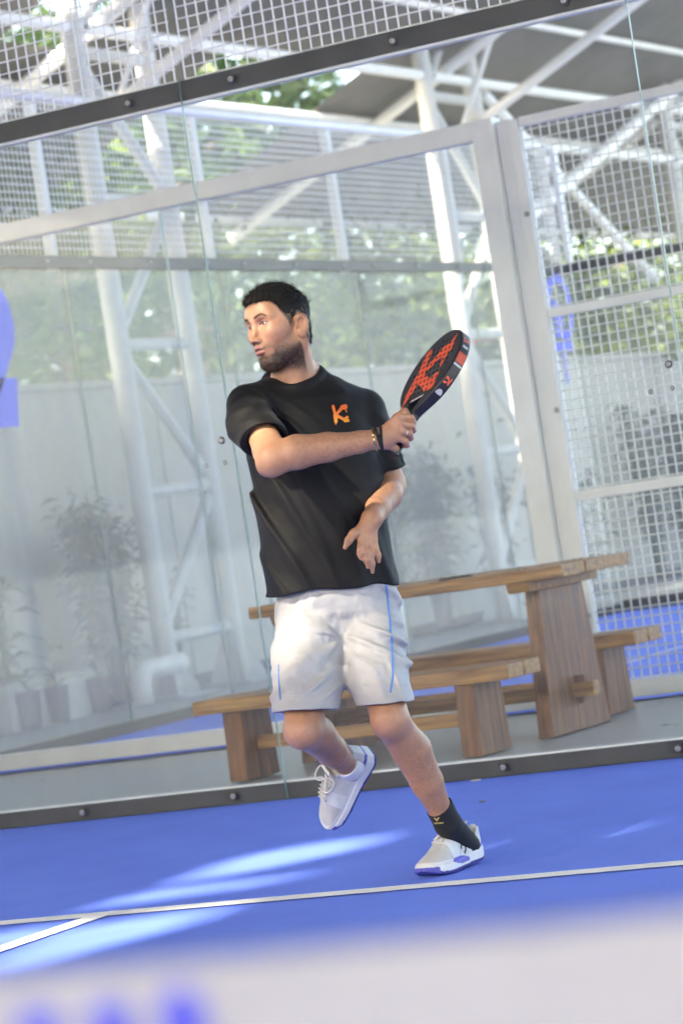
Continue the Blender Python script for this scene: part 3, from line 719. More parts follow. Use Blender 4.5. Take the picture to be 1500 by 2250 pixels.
def surface(f, h=.003, B=20, bounds=None):
    """sparse surface nets -> vertices, quads"""
    lo, hi = bounds if bounds is not None else f.bounds()
    nb = np.ceil((hi-lo)/(B*h)).astype(int); keep = []; C4 = 4; idx = np.zeros((0, 3), int)
    def near(cen, rad):
        return abs(f(np.array([cen-rad*.58, cen+rad*.58, cen]), True)[2]) < rad*1.12+.012 if isinstance(f, SDF) else abs(f(cen[None])[0]) < rad*1.2+.012
    big = np.stack(np.meshgrid(*[np.arange(0, n, C4) for n in nb], indexing='ij'), -1).reshape(-1, 3); out = []
    for g0 in big:
        if not near(lo+(g0+C4/2)*B*h, C4*B*h*.87): continue
        for i in range(C4):
            for j in range(C4):
                for k in range(C4):
                    c = g0+np.array([i, j, k])
                    if (c < nb).all() and near(lo+(c+.5)*B*h, B*h*.87): out.append(c)
    idx = np.array(out); keep = range(len(idx))
    N3 = nb*B+2; ar = np.arange(B+1); G = np.stack(np.meshgrid(ar, ar, ar, indexing='ij'), -1)
    co = np.array([(x, y, z) for x in (0, 1) for y in (0, 1) for z in (0, 1)])
    edges = [(a, b) for a in range(8) for b in range(a+1, 8) if abs(co[a]-co[b]).sum() == 1]
    ids = []; pos = []; quads = []
    gid = lambda c: (c[..., 0]*N3[1]+c[..., 1])*N3[2]+c[..., 2]
    for i in keep:
        base = idx[i]*B; g = (G+base); D = f((lo+g*h).reshape(-1, 3)).reshape(B+1, B+1, B+1)
        S = D < 0
        if S.all() or not S.any(): continue
        cnt = sum(S[x:B+x, y:B+y, z:B+z].astype(np.int8) for x, y, z in co); act = np.argwhere((cnt > 0) & (cnt < 8))
        if len(act):
            v = np.stack([D[act[:, 0]+x, act[:, 1]+y, act[:, 2]+z] for x, y, z in co], 1); acc = np.zeros((len(act), 3)); n = np.zeros(len(act))
            for a, b in edges:
                m = (v[:, a] < 0) != (v[:, b] < 0); t = np.where(m, v[:, a]/np.where(m, v[:, a]-v[:, b], 1), 0)
                acc += m[:, None]*(co[a]+t[:, None]*(co[b]-co[a])); n += m
            pos.append(lo+(base+act+acc/n[:, None])*h); ids.append(gid(base+act))
        for ax in range(3):
            sl0 = [slice(0, B)]*3; sl1 = [slice(0, B)]*3; sl1[ax] = slice(1, B+1)
            a = S[tuple(sl0)]; b = S[tuple(sl1)]; e = np.argwhere(a != b)
            if not len(e): continue
            flip = a[e[:, 0], e[:, 1], e[:, 2]]; u = np.zeros(3, int); w = np.zeros(3, int); u[(ax+1) % 3] = 1; w[(ax+2) % 3] = 1
            c = e+base; q = np.stack([gid(c-u-w), gid(c-w), gid(c), gid(c-u)], 1)
            q = np.where(flip[:, None], q, q[:, ::-1]); quads.append(q)
    ids = np.concatenate(ids); pos = np.concatenate(pos); quads = np.concatenate(quads)
    o = np.argsort(ids); ids = ids[o]; pos = pos[o]
    k = np.searchsorted(ids, quads); k = np.clip(k, 0, len(ids)-1); ok = (ids[k] == quads).all(1)
    return pos, k[ok]
MAN_M = Matrix([[RH[0], WH[0], 0, ORG[0]], [RH[1], WH[1], 0, ORG[1]], [0, 0, 1, 0], [0, 0, 0, 1]])
def np_mesh(name, V, F, mats, parent, col=None, smooth=True, mi=None):
    me = bpy.data.meshes.new(name); me.vertices.add(len(V)); me.vertices.foreach_set('co', np.asarray(V, np.float32).ravel())
    F = np.asarray(F); nf, w = F.shape; me.loops.add(nf*w); me.loops.foreach_set('vertex_index', F.ravel().astype(np.int32))
    me.polygons.add(nf); me.polygons.foreach_set('loop_start', np.arange(0, nf*w, w, dtype=np.int32)); me.polygons.foreach_set('loop_total', np.full(nf, w, np.int32))
    for m in (mats if isinstance(mats, (list, tuple)) else [mats]): me.materials.append(m)
    if mi is not None: me.polygons.foreach_set('material_index', np.asarray(mi, np.int32))
    me.update(calc_edges=True); me.validate()
    me.polygons.foreach_set('use_smooth', np.full(len(me.polygons), smooth))
    if col is not None:
        a = me.color_attributes.new('Col', 'FLOAT_COLOR', 'POINT'); c = np.ones((len(V), 4), np.float32); c[:, :3] = col; a.data.foreach_set('color', c.ravel())
    o = bpy.data.objects.new(name, me); COL.objects.link(o); o.parent = parent; return o
def march(f, o, d, tmax=.6):
    """ray-march points o along d (unit) to the surface of f; returns points and hit mask"""
    o = np.array(o, float); t = np.zeros(len(o)); 
    for _ in range(60):
        P = o+t[:, None]*d; dist = np.array(f(P)); t = np.minimum(t+np.clip(dist, -.01, .05)*.8, tmax)
    P = o+t[:, None]*d; return P, np.abs(f(P)) < .003
def decal(name, f, fn2d, origin, ux, uy, dirv, size, step, mat_, parent, lift=.0012, col=None):
    """print on a curved surface: cells of a fine grid where fn2d(u,v)<0, marched onto the surface along dirv"""
    nu = int(2*size[0]/step)+1; nv = int(2*size[1]/step)+1
    U, Vv = np.meshgrid(np.linspace(-size[0], size[0], nu), np.linspace(-size[1], size[1], nv), indexing='ij')
    Pm = np.asarray(origin)+U.reshape(-1, 1)*ux+Vv.reshape(-1, 1)*uy-np.asarray(dirv)*.15
    if f is None: Q = Pm+np.asarray(dirv)*.15; hit = np.ones(len(Q), bool)
    else: Q, hit = march(f, Pm, np.asarray(dirv, float), .45)
    Q = Q-np.asarray(dirv)*lift
    cu = (U[:-1, :-1]+U[1:, 1:])/2; cv = (Vv[:-1, :-1]+Vv[1:, 1:])/2; vid = np.arange(nu*nv).reshape(nu, nv); H = hit.reshape(nu, nv)
    m = (fn2d(cu, cv) < 0) & H[:-1, :-1] & H[1:, :-1] & H[1:, 1:] & H[:-1, 1:]
    F = np.stack([vid[:-1, :-1][m], vid[1:, :-1][m], vid[1:, 1:][m], vid[:-1, 1:][m]], 1)
    if not len(F): print('empty decal', name); return None
    used, inv = np.unique(F, return_inverse=True); Q = Q[used]; F = inv.reshape(F.shape)
    c = None if col is None else col(U.ravel()[used], Vv.ravel()[used])
    return np_mesh(name, Q, F, mat_, parent, c, True)
def cap2(u, v, a, b, ra, rb=None):
    rb = ra if rb is None else rb; bx, by = b[0]-a[0], b[1]-a[1]; t = np.clip(((u-a[0])*bx+(v-a[1])*by)/(bx*bx+by*by), 0, 1)
    return np.hypot(u-a[0]-t*bx, v-a[1]-t*by)-(ra+(rb-ra)*t)
def k_logo(u, v):
    """the bone-like letter K with a drip; unit box -1..1"""
    d = cap2(u, v, (-.72, .82), (-.55, -.1), .17, .15)
    d = np.minimum(d, cap2(u, v, (-.55, -.1), (-.62, -.72), .24, .18)); d = np.minimum(d, cap2(u, v, (-.62, -.7), (-.66, -.95), .09, .05))
    d = np.minimum(d, cap2(u, v, (-.45, .0), (.3, .62), .13, .18)); d = np.minimum(d, cap2(u, v, (.3, .62), (.62, .68), .24, .26))
    d = np.minimum(d, cap2(u, v, (.66, .5), (.7, .05), .1, .03))
    d = np.minimum(d, cap2(u, v, (-.45, -.12), (.35, -.6), .17, .15)); d = np.minimum(d, cap2(u, v, (.42, -.62), (.72, -.4), .2, .15)); d = np.minimum(d, cap2(u, v, (.45, -.68), (.78, -.74), .2, .16))
    return d

# ================================================================== the player
def nrm(v): v = np.asarray(v, float); return v/np.linalg.norm(v)
def camv(a, b, c): w_ = a*CR+b*CU+c*CW; return np.array([w_@RH, w_@WH, w_[2]])   # camera right/up/away -> player frame
def lerp(a, b, t): return np.asarray(a)*(1-t)+np.asarray(b)*t
PERSON = empty('person'); PERSON.matrix_world = MAN_M
tag(PERSON, 'player in black t-shirt and white shorts swinging a padel racket', 'person')
# ---- joints
neck = J(652, 836, -.02)
RS, RE, RW = J(548, 888, -.10), J(600, 1008, -.33), J(838, 962, -.345)
LS, LE, LW = J(812, 890, .06), J(858, 1066, .09), J(817, 1140, -.135)
RHip, RK, RA = J(688, 1350, .05), J(664, 1606, -.20), J(768, 1686, .13)
LHip, LK, LA = J(806, 1350, .07), J(856, 1582, -.20), J(984, 1811, .035)
# ---- head frame
phi, rho, delta = math.radians(50), math.radians(5), math.radians(-2)
f0 = np.array([-math.sin(phi), -math.cos(phi), 0]); l0 = np.array([math.cos(phi), -math.sin(phi), 0]); z0 = np.array([0, 0, 1.])
hl = l0*math.cos(rho)+z0*math.sin(rho); hu = z0*math.cos(rho)-l0*math.sin(rho)
hf = f0*math.cos(delta)+hu*math.sin(delta); hu = hu*math.cos(delta)-f0*math.sin(delta)
HC = J(613, 718, -.05); HR = np.stack([hf, hl, hu])
def H(f, l, u): return HC+f*hf+l*hl+u*hu
body = SDF()
# skull and face
body.ell(H(-.012, 0, .036), (.098, .0755, .083), HR, .02)
body.ell(H(.030, 0, -.026), (.062, .0595, .088), HR, .03)
body.cone(H(.052, .0, -.086), H(.068, 0, -.101), .032, .021, .03)
for s in (1, -1):
    body.cone(H(-.004, s*.050, -.062), H(.062, s*.015, -.102), .018, .017, .028)        # jaw line
    body.ell(H(.056, s*.044, -.014), (.025, .019, .020), HR, .03)                       # cheekbone
    body.cone(H(.081, s*.012, .033), H(.066, s*.047, .032), .0105, .0105, .020)         # brow ridge
body.ell(H(.064, 0, .058), (.026, .05, .034), HR, .03)
body.cone(H(.086, 0, .018), H(.0965, 0, -.008), .0070, .0080, .012); body.cone(H(.0965, 0, -.008), H(.110, 0, -.028), .0080, .0100, .010)   # nose
for s in (1, -1): body.ell(H(.0985, s*.0130, -.0325), (.0125, .0072, .0080), HR, .007)
for s in (1, -1): body.ell(H(.1045, s*.0068, -.0405), (.0055, .0036, .0036), HR, .003, 's')
body.ell(H(.072, 0, -.058), (.027, .027, .028), HR, .02)                                # muzzle
body.cone(H(.0935, -.019, -.0560), H(.0935, .019, -.0560), .0046, .0046, .005); body.cone(H(.0995, -.006, -.0530), H(.0995, .006, -.0530), .0050, .0050, .006)
body.cone(H(.0930, -.013, -.0690), H(.0930, .013, -.0690), .0066, .0066, .005)
body.cone(H(.102, -.013, -.0612), H(.102, .013, -.0612), .0034, .0034, .002, 's')
body.ell(H(.094, 0, -.080), (.008, .016, .005), HR, .008, 's')                          # hollow under the lip
for s in (1, -1):
    body.ell(H(.094, s*.032, .014), (.018, .018, .0125), HR, .012, 's')                 # eye socket
    body.ell(H(.0705, s*.0315, .014), (.0130, .0138, .0128), HR, .003)                  # lids over the eyeball
    body.ell(H(.087, s*.0315, .0130), (.009, .0128, .0050), HR, .0015, 's')             # slit
    # ear: shell with rim, bowl and lobe
    eR = np.stack([nrm(hf*.93-hl*s*.38+hu*.12), nrm(hl*s*.93+hf*.38), nrm(hu-hf*.12)])
    E0 = H(-.017, s*.0800, -.012)
    def EE(a, b, c): return E0+a*eR[0]+b*eR[1]+c*eR[2]
    body.ell(E0, (.0180, .0060, .0300), eR, .005)
    rim_ = [EE(.013, .003, .002), EE(.012, .006, .018), EE(.002, .008, .028), EE(-.011, .009, .022), EE(-.016, .009, .004), EE(-.012, .007, -.014), EE(-.002, .004, -.026)]
    body.chain(rim_, [.0035, .0036, .0040, .0042, .0040, .0038, .0045], .003)
    body.ell(EE(.002, .0075, .000), (.0090, .0045, .0170), eR, .003, 's')
    body.ell(EE(.003, .002, -.027), (.0085, .0060, .0095), eR, .005)
    body.ell(EE(.0135, .004, -.006), (.004, .0045, .0065), eR, .003)                    # tragus
# neck
nb = J(648, 842, .0)
body.cone(H(-.024, 0, -.045), nb, .060, .066, .03); body.cone(nb, nb+np.array([.0, .03, -.09]), .066, .070, .03)
body.cone(H(-.03, .062, -.045), J(648, 846, -.062), .015, .010, .03)                    # neck muscle
body.cone(H(.0, .0, -.09), J(640, 842, -.055), .018, .014, .03)
body.cone(J(600, 852, -.02), J(640, 850, -.046), .013, .012, .03); body.cone(J(662, 850, -.044), J(705, 850, .0), .012, .013, .03)
body.cone(J(684, 812, .03), J(712, 846, .035), .022, .026, .04)                            # trapezius
# torso (inside the shirt)
body.tube([J(735, 1330, 0)[2], J(715, 1180, 0)[2], J(682, 970, 0)[2], J(664, 870, 0)[2]], [J(742, 1330, 0)[0], J(718, 1180, 0)[0], J(684, 970, 0)[0], J(664, 870, 0)[0]],
          [.06, .03, .01, .02], [.15, .15, .165, .12], [.11, .10, .105, .07], .2, .03)
body.cone(J(560, 908, -.08), J(615, 905, -.01), .036, .045, .02); body.cone(J(795, 912, .05), J(720, 900, .03), .034, .045, .02)
body.ell(J(742, 1345, .06), (.15, .11, .11), None, .04)
# arms
def limb(pts, rad, k=.02): body.chain(pts, rad, k)
limb([J(553, 904, -.10), lerp(RS, RE, .45), lerp(RS, RE, .85), RE], [.036, .044, .048, .044], .02)
fo = camv(0, .006, 0)
body.ell(J(590, 1026, -.335), (.030, .030, .026), None, .03)
limb([RE, lerp(RE, RW, .22)+fo, lerp(RE, RW, .5)+fo*.5, lerp(RE, RW, .8), RW], [.045, .0495, .042, .031, .0275], .02)
limb([J(798, 912, .06), lerp(LS, LE, .5), LE], [.038, .044, .043], .02)
limb([LE, lerp(LE, LW, .3)+camv(.004, 0, 0), lerp(LE, LW, .7), LW], [.043, .045, .036, .029], .02)
# legs
limb([RHip, lerp(RHip, RK, .5), lerp(RHip, RK, .85), RK], [.085, .069, .057, .051], .03)
body.ell(RK+np.array([0, -.022, .004]), (.026, .026, .032), None, .025)
back = np.array([.0, .0, .022])
limb([RK, lerp(RK, RA, .30)+back, lerp(RK, RA, .62)+back*.4, lerp(RK, RA, .88), RA], [.048, .056, .046, .033, .035], .03)
limb([LHip, lerp(LHip, LK, .5), lerp(LHip, LK, .85), LK], [.085, .068, .056, .052], .03)
body.ell(LK+np.array([0, -.022, .004]), (.034, .034, .042), None, .03)
bk = np.array([.012, .03, .0])
limb([LK, lerp(LK, LA, .30)+bk, lerp(LK, LA, .6)+bk*.5, lerp(LK, LA, .86), LA], [.049, .0585, .048, .034, .035], .03)
# feet (inside the shoes)
LHEEL = to_m((2.115, -2.600, 0)); LDIR = nrm([-.60, -.80, 0])
body.cone(LA, LHEEL+LDIR*.05+np.array([0, 0, .05]), .036, .032, .02); body.cone(LHEEL+LDIR*.09+np.array([0, 0, .06]), LHEEL+LDIR*.23+np.array([0, 0, .026]), .028, .014, .02)
RF = nrm(camv(-.47, -.80, .36)); RHEEL = J(826, 1652, .145)
RU = camv(-.66, .28, -.70); RU = nrm(RU-RF*(RU@RF))
body.cone(RA, RHEEL+RF*.05+RU*.05, .036, .03, .02); body.cone(RHEEL+RF*.09+RU*.048, RHEEL+RF*.23+RU*.026, .028, .014, .02)
# ---- right hand round the grip
butt = J(862, 1000, -.318)
La = nrm(camv(.463*.90, .886*.90, .436)); E1 = camv(.886, -.463, 0); E2 = nrm(np.cross(La, E1))
if E2@camv(0, 0, -1) < 0: E2 = -E2
ALPHA = math.radians(69); Wa = math.cos(ALPHA)*E1+math.sin(ALPHA)*E2; Na = -math.sin(ALPHA)*E1+math.cos(ALPHA)*E2
tow = camv(0, 0, -1)     # towards the camera
hk = [J(874, 915, -.352), J(879, 931, -.356), J(879, 947, -.354), J(876, 962, -.347)]
palm0 = J(846, 957, -.348)
for kk, r in zip(hk, (.0125, .0125, .0125, .012)):
    body.cone(palm0+(kk-hk[1])*.45, kk, .0145, r, .012)
body.cone(RW, palm0, .027, .022, .02)
body.cone(J(850, 975, -.335), J(868, 985, -.325), .014, .012, .015)
tips = [(J(903, 918, -.338), J(908, 929, -.312), J(896, 936, -.292)), (J(904, 935, -.343), J(908, 945, -.315), J(894, 950, -.292)),
        (J(899, 952, -.342), J(902, 962, -.315), J(888, 965, -.294)), (J(890, 969, -.336), J(893, 978, -.313), J(879, 978, -.296))]
for kk, (a, b, c) in zip(hk, tips):
    body.cone(kk, a, .0108, .0098, .004); body.cone(a, b, .0098, .0092, .004); body.cone(b, c, .0092, .0082, .004)
th = [J(856, 935, -.335), J(872, 918, -.312), J(888, 905, -.300), J(896, 912, -.290)]
body.chain(th, [.0145, .012, .0105, .009], .012)
# ---- left hand, open, fingers hanging
lp = J(806, 1158, -.150)
kn = [J(791, 1184, -.168), J(802, 1193, -.168), J(813, 1194, -.161), J(823, 1187, -.151)]
body.cone(LW, lp, .027, .023, .02)
for kk in kn: body.cone(lp+(kk-kn[1])*.5, kk, .0155, .0098, .010)
ft = [(J(792, 1203, -.182), J(791, 1216, -.186), J(793, 1227, -.182)), (J(804, 1215, -.180), J(806, 1231, -.182), J(808, 1246, -.177)),
      (J(815, 1218, -.170), J(817, 1238, -.168), J(818, 1257, -.161)), (J(825, 1206, -.156), J(830, 1220, -.152), J(832, 1234, -.146))]
for kk, (a, b, c) in zip(kn, ft): body.chain([kk, a, b, c], [.0088, .0080, .0076, .0060], .0015)
body.chain([J(790, 1162, -.158), J(776, 1173, -.178), J(766, 1187, -.188), J(758, 1203, -.190)], [.0135, .0118, .0100, .0068], .010)

def head_local(P): d = P-HC; return d@hf, d@hl, d@hu
def sstep(a, b, x): t = np.clip((x-a)/(b-a), 0, 1); return t*t*(3-2*t)
def body_col(P):
    f, l, u = head_local(P); n1 = vnoise(P*45, 3); n2 = vnoise(P*160, 4); n3 = vnoise(P*420, 8)
    skin = np.array([.45, .232, .138]); C = np.tile(skin, (len(P), 1))*(1+.05*n1+.025*n2)[:, None]
    near = (np.abs(f) < .16) & (np.abs(l) < .1) & (u > -.16) & (u < .16)
    def mix(m, c): 
        nonlocal C
        C = C*(1-m[:, None])+np.asarray(c)*m[:, None]
    inh = near.astype(float)
    mix(inh*.35*sstep(.05, .02, np.hypot(f-.06, np.hypot(np.abs(l)-.045, u+.025))), (.56, .26, .18))      # cheeks
    al = np.abs(l)
    # beard: below a curve from the sideburn to the mouth corner, never on the ear
    edge = -.047+.030*sstep(.055, .012, f)
    rear = sstep(-.006, .004, f+.35*np.maximum(0, -.045-u))
    low = sstep(.010, -.008, u-edge)*sstep(-.150, -.112, u+.25*np.maximum(0, .02-f))*rear
    must = sstep(.034, .026, al)*sstep(-.0565, -.051, u)*sstep(-.040, -.0455, u)*sstep(.075, .085, f)
    chinp = sstep(.012, .004, al)*sstep(-.090, -.082, u)*sstep(-.072, -.076, u)*(f > .07)
    side = sstep(.050, .058, al)*sstep(-.004, .002, f)*sstep(.022, .012, f)*sstep(-.06, -.03, u)*sstep(.05, .03, u)
    lip_gap = sstep(.023, .016, al)*sstep(.084, .09, f)*sstep(-.084, -.077, u)*sstep(-.048, -.0525, u)
    bare = sstep(.016, .006, np.hypot((al-.026)*.8, u+.072))*(f > .07)
    b = np.clip(np.maximum(np.maximum(low, must*.8), side*.75), 0, 1)*inh*(1-lip_gap)*(1-.65*bare)
    dens = .42+.55*sstep(-.045, -.088, u)
    b = np.maximum(b*dens, chinp*.7*inh)*np.clip(.95+.22*n2+.25*n3, 0, 1)
    mix(b*.95, (.020, .015, .013))
    # lips
    lip = sstep(.022, .016, al)*sstep(.086, .091, f)*sstep(-.0775, -.0735, u)*sstep(-.0485, -.0520, u)*inh
    mix(lip*.85, (.42, .17, .15))
    mix(lip*sstep(.0032, .001, np.abs(u+.0612))*.95, (.06, .018, .02))
    # brows
    by = .0335+.0055*sstep(.012, .034, al)-.010*sstep(.038, .056, al)
    brow = sstep(.0050, .0026, np.abs(u-by))*sstep(.009, .014, al)*sstep(.056, .048, al)*(f > .04)*inh
    mix(brow*.85*np.clip(.8+.35*n3, 0, 1), (.03, .021, .017))
    # thin skin round the eyes, lash line
    mix(inh*.40*sstep(.024, .010, np.hypot(al-.030, (u-.016)*1.3))*(f > .05), (.36, .17, .16))
    slit = (np.abs(al-.0315)/.0150)**2+((u-.0130)/.0068)**2
    lash = sstep(1.5, 1.0, slit)*(u > .0125)*(f > .06)*inh; mix(lash*.85, (.03, .02, .018))
    mix(inh*.5*sstep(1.5, 1.0, slit)*(u <= .0125)*(f > .06), (.30, .14, .12))
    # nostrils
    mix(inh*.7*sstep(.0055, .003, np.hypot(al-.0068, u+.0405))*(f > .095), (.10, .04, .035))
    # clipped sides: dark stubble fading towards the skin
    hm = hair_mask(f, l, u); earz = sstep(.030, .022, np.sqrt((f+.017)**2+(u+.012)**2*.6+(al-.080)**2))
    mix(inh*sstep(-.008, .010, hm)*.95*(1-earz)*np.clip(.9+.3*n3, 0, 1), (.022, .017, .015))
    # knuckles, elbows, knees slightly redder
    for c, r in ((RE, .06), (LK, .07), (RK, .07), (hk[1], .03), (lp, .03)):
        mix(.25*sstep(r, r*.3, np.sqrt(((P-c)**2).sum(1))), (.55, .24, .17))
    # hairy shins and forearms: faint darker mottling
    for a, bb in ((LK, LA), (RK, RA), (RE, RW), (LE, LW)):
        t = np.clip(((P-a)@(bb-a))/((bb-a)@(bb-a)), 0, 1); d = np.sqrt(((P-a-t[:, None]*(bb-a))**2).sum(1))
        mix(.30*(d < .08)*sstep(0.1, .3, t)*sstep(.98, .85, t)*np.clip(.45+.6*n2+.7*n3, 0, 1), (.16, .085, .06))
    return C
def hair_mask(f, l, u):
    """positive where hair grows (metres from the hairline)"""
    al = np.abs(l)
    g = np.interp(f, [-.12, -.085, -.04, -.022, -.012, .012, .022, .040, .055, .085], [-.085, -.085, -.070, -.050, -.006, -.012, .010, .040, .060, .072])
    g = g+.008*sstep(.03, .055, al)*(f > .04)
    return u-g
M['skin'] = mat('skin', (.5, .28, .18), .40, attr='Col', var=.07, vscale=70, bump=.16, bscale=260, spec=.45, sss=.08)
V, F = surface(body, .0033)
zc = nb[2]-.035; hb = (np.array([HC[0]-.16, HC[1]-.16, zc-.02]), np.array([HC[0]+.20, HC[1]+.16, HC[2]+.15]))
Vh, Fh = surface(body, .0017, 20, hb)
inb = lambda P: (P[:, 2] > zc) & (np.abs(P[:, 0]-HC[0]-.02) < .17) & (np.abs(P[:, 1]-HC[1]) < .15)
F = F[~inb(V)[F].all(1)]; Fh = Fh[inb(Vh)[Fh].any(1)]
F = np.concatenate([F, Fh+len(V)]); V = np.concatenate([V, Vh]); used, inv = np.unique(F, return_inverse=True); V = V[used]; F = inv.reshape(F.shape)
b_obj = np_mesh('body', V, F, M['skin'], PERSON, body_col(V))
# eyes
M['eye'] = mat('eye', (.6, .6, .6), .12, attr='Col')
gaze = nrm(hf*.93-hl*.32-hu*.06)
for s in (1, -1):
    e = SDF().ell(np.zeros(3), (.0113,)*3); v, q = surface(e, .0011, 12)
    d = v/np.linalg.norm(v, axis=1)[:, None]; ca = d@gaze; c = np.tile((.42, .38, .37), (len(v), 1)); c[ca > .80] = (.03, .018, .013); c[ca > .955] = (.006, .005, .005)
    np_mesh('eyeball', v+H(.0712, s*.0315, .0135), q, M['eye'], PERSON, c)
# hair
hair = SDF()
hair.ell(H(-.012, 0, .036), (.1045, .0805, .0905), HR, .02)
hair.ell(H(.018, 0, .086), (.078, .064, .040), HR, .03); hair.ell(H(-.07, 0, -.035), (.036, .052, .05), HR, .03)
def hair_cut(P):
    f, l, u = head_local(P); m = hair_mask(f, l, u)+.0065*vnoise(P*110, 5)+.004*vnoise(P*300, 6)
    return -(m-.006)*.8
hair.raw(hair_cut, k=.003, mode='i')
def hair_disp(P):
    f, l, u = head_local(P); top = sstep(.055, .10, u+.25*np.abs(l)*0); fade = sstep(.085, .0, u)*.0062
    c1 = np.abs(vnoise(P*62, 11)); c2 = np.abs(vnoise(P*105, 12))
    return fade+.0028*top-(.0095*(c1-.25)+.0055*(c2-.25)+.0022*vnoise(P*300, 13))*top-(.0022*vnoise(P*170, 15)+.0012*vnoise(P*380, 16))*(1-top)
hair.disp(hair_disp)
M['hair'] = mat('hair', (.012, .010, .009), .55, var=.3, vscale=120, bump=.8, bscale=420, spec=.35)
v, q = surface(hair, .0019); np_mesh('hair', v, q, M['hair'], PERSON)

def strands(name, P, Nn, L, wid, curl, m, parent, seg=3):
    """short flat hairs standing on points P with directions Nn"""
    n = len(P); side = np.cross(Nn, np.random.normal(size=(n, 3))); side /= np.linalg.norm(side, axis=1)[:, None]+1e-9; bend = np.random.normal(size=(n, 3)); vs = []; ln = L*np.random.uniform(.6, 1.25, n)[:, None]
    for k in range(seg+1):
        t = k/seg; c = P+Nn*ln*t+bend*curl*ln*(t*t)+side*curl*ln*.5*math.sin(t*5); w_ = wid*(1-.75*t)
        vs += [c-side*w_, c+side*w_]
    V_ = np.stack(vs, 1).reshape(-1, 3); k_ = 2*(seg+1); base = np.arange(n)[:, None]*k_
    F_ = np.concatenate([base+np.array([[2*j, 2*j+1, 2*j+3, 2*j+2]]) for j in range(seg)], 0); return np_mesh(name, V_, F_, m, parent)
hn = np.zeros_like(v); e1_ = v[q[:, 2]]-v[q[:, 0]]; e2_ = v[q[:, 3]]-v[q[:, 1]]; fnn = np.cross(e1_, e2_)
for k in range(4): np.add.at(hn, q[:, k], fnn)
hn /= np.linalg.norm(hn, axis=1)[:, None]+1e-9
f_, l_, u_ = head_local(v); out_ = (v-H(-.012, 0, .02)); out_ /= np.linalg.norm(out_, axis=1)[:, None]
ok_ = ((hn*out_).sum(1) > .3); pick = np.random.permutation(np.nonzero(ok_ & (u_ > .05))[0])[:7000]
strands('hair_strand', v[pick]-hn[pick]*.001, hn[pick]*.8+hf*.25+np.random.normal(size=(len(pick), 3))*.35, .0085, .00045, .7, M['hair'], PERSON)
pick = np.random.permutation(np.nonzero(ok_ & (u_ <= .055))[0])[:3500]
strands('hair_strand', v[pick]-hn[pick]*.001, hn[pick]*.6-hu*.5+np.random.normal(size=(len(pick), 3))*.25, .0045, .0004, .3, M['hair'], PERSON, 2)
# beard: stubble on the dark part of the face
bc = body_col(V); fb, lb_, ub = head_local(V); dk = (bc.sum(1) < .42) & (ub < -.02) & (ub > -.15) & (np.abs(lb_) < .09) & (fb > -.01) & (fb < .12)
bi = np.nonzero(dk)[0]; bi = np.random.choice(bi, min(3200, len(bi)), replace=False); cB = V[bi]; nB = cB-H(.0, 0, -.04); nB /= np.linalg.norm(nB, axis=1)[:, None]
strands('beard', cB, nB*.6-hu*.5+hf*.1+np.random.normal(size=nB.shape)*.25, .0030, .00035, .3, M['hair'], PERSON, 2)
# brows
br = np.nonzero((bc.sum(1) < .42) & (ub > .02) & (ub < .05) & (fb > .05))[0]
for sg in (1, -1):
    bs = br[np.sign(lb_[br]) == sg]
    if len(bs): bs = np.random.choice(bs, min(260, len(bs)), replace=False); strands('eyebrow', V[bs], np.tile(hf*.4+hu*.35+sg*hl*.6, (len(bs), 1)), .0050, .00035, .2, M['hair'], PERSON, 2)

# ---- t-shirt
def fold(P, n, a, period, amp, seed, warp=.5, sharp=2.0):
    """soft ridges: period along n, long along a"""
    u = P@n/period+warp*vnoise(np.stack([P@n, P@a, P@np.cross(n, a)], 1)*np.array([7, 4, 5]), seed)
    r = .5+.5*np.sin(2*np.pi*u); return -amp*(r**sharp-.35)
shirt = SDF()
zs = [J(728, 1310, 0), J(724, 1255, 0), J(714, 1180, 0), J(700, 1080, 0), J(684, 985, 0), J(670, 920, 0), J(662, 880, 0), J(656, 852, 0)]
cx = [p[0] for p in zs]; hw = [.200, .200, .199, .200, .198, .185, .160, .105]; hd = [.150, .148, .142, .138, .136, .130, .118, .098]
shirt.tube([p[2] for p in zs], cx, [.045, .042, .032, .02, .012, .012, .015, .020], hw, hd, [.16, .16, .17, .2, .22, .22, .22, .22], .03, n=2.25)
S0, S1 = J(541, 890, -.09), J(552, 930, -.17); L0 = J(806, 899, .06)
shirt.cone(S0+camv(.012, 0, .01), J(600, 869, -.02), .054, .050, .05); shirt.cone(L0, J(715, 866, .012), .053, .050, .05)
shirt.cone(J(598, 880, -.03), J(722, 876, .012), .056, .056, .04)
# sleeves (own piece, cut at the hem, hollow)
sr = SDF(); sr.chain([S0, S1, lerp(RS, RE, .62), lerp(RS, RE, .85)], [.060, .0725, .069, .067], .02)
sr.plane(lerp(RS, RE, .66), nrm(nrm(RE-RS)+camv(-.10, -.22, .0)), .004); sr.cone(lerp(RS, RE, .72), lerp(RS, RE, 1.2), .060, .0625, .002, 's')
shirt.raw(sr, np.minimum(S0, RE)-.09, np.maximum(S0, RE)+.09, .030)
LH = J(852, 1032, .075)
sl_ = SDF(); sl_.chain([L0, lerp(L0, LH, .5), LH+(LH-L0)*.3], [.054, .060, .0575], .02)
sl_.plane(LH, nrm(nrm(LH-LS)+camv(-.05, -.25, 0)), .004); sl_.cone(lerp(LS, LH, .72), LH+(LH-LS)*.5, .050, .053, .004, 's')
shirt.raw(sl_, np.minimum(LS, LH)-.08, np.maximum(LS, LH)+.08, .020)
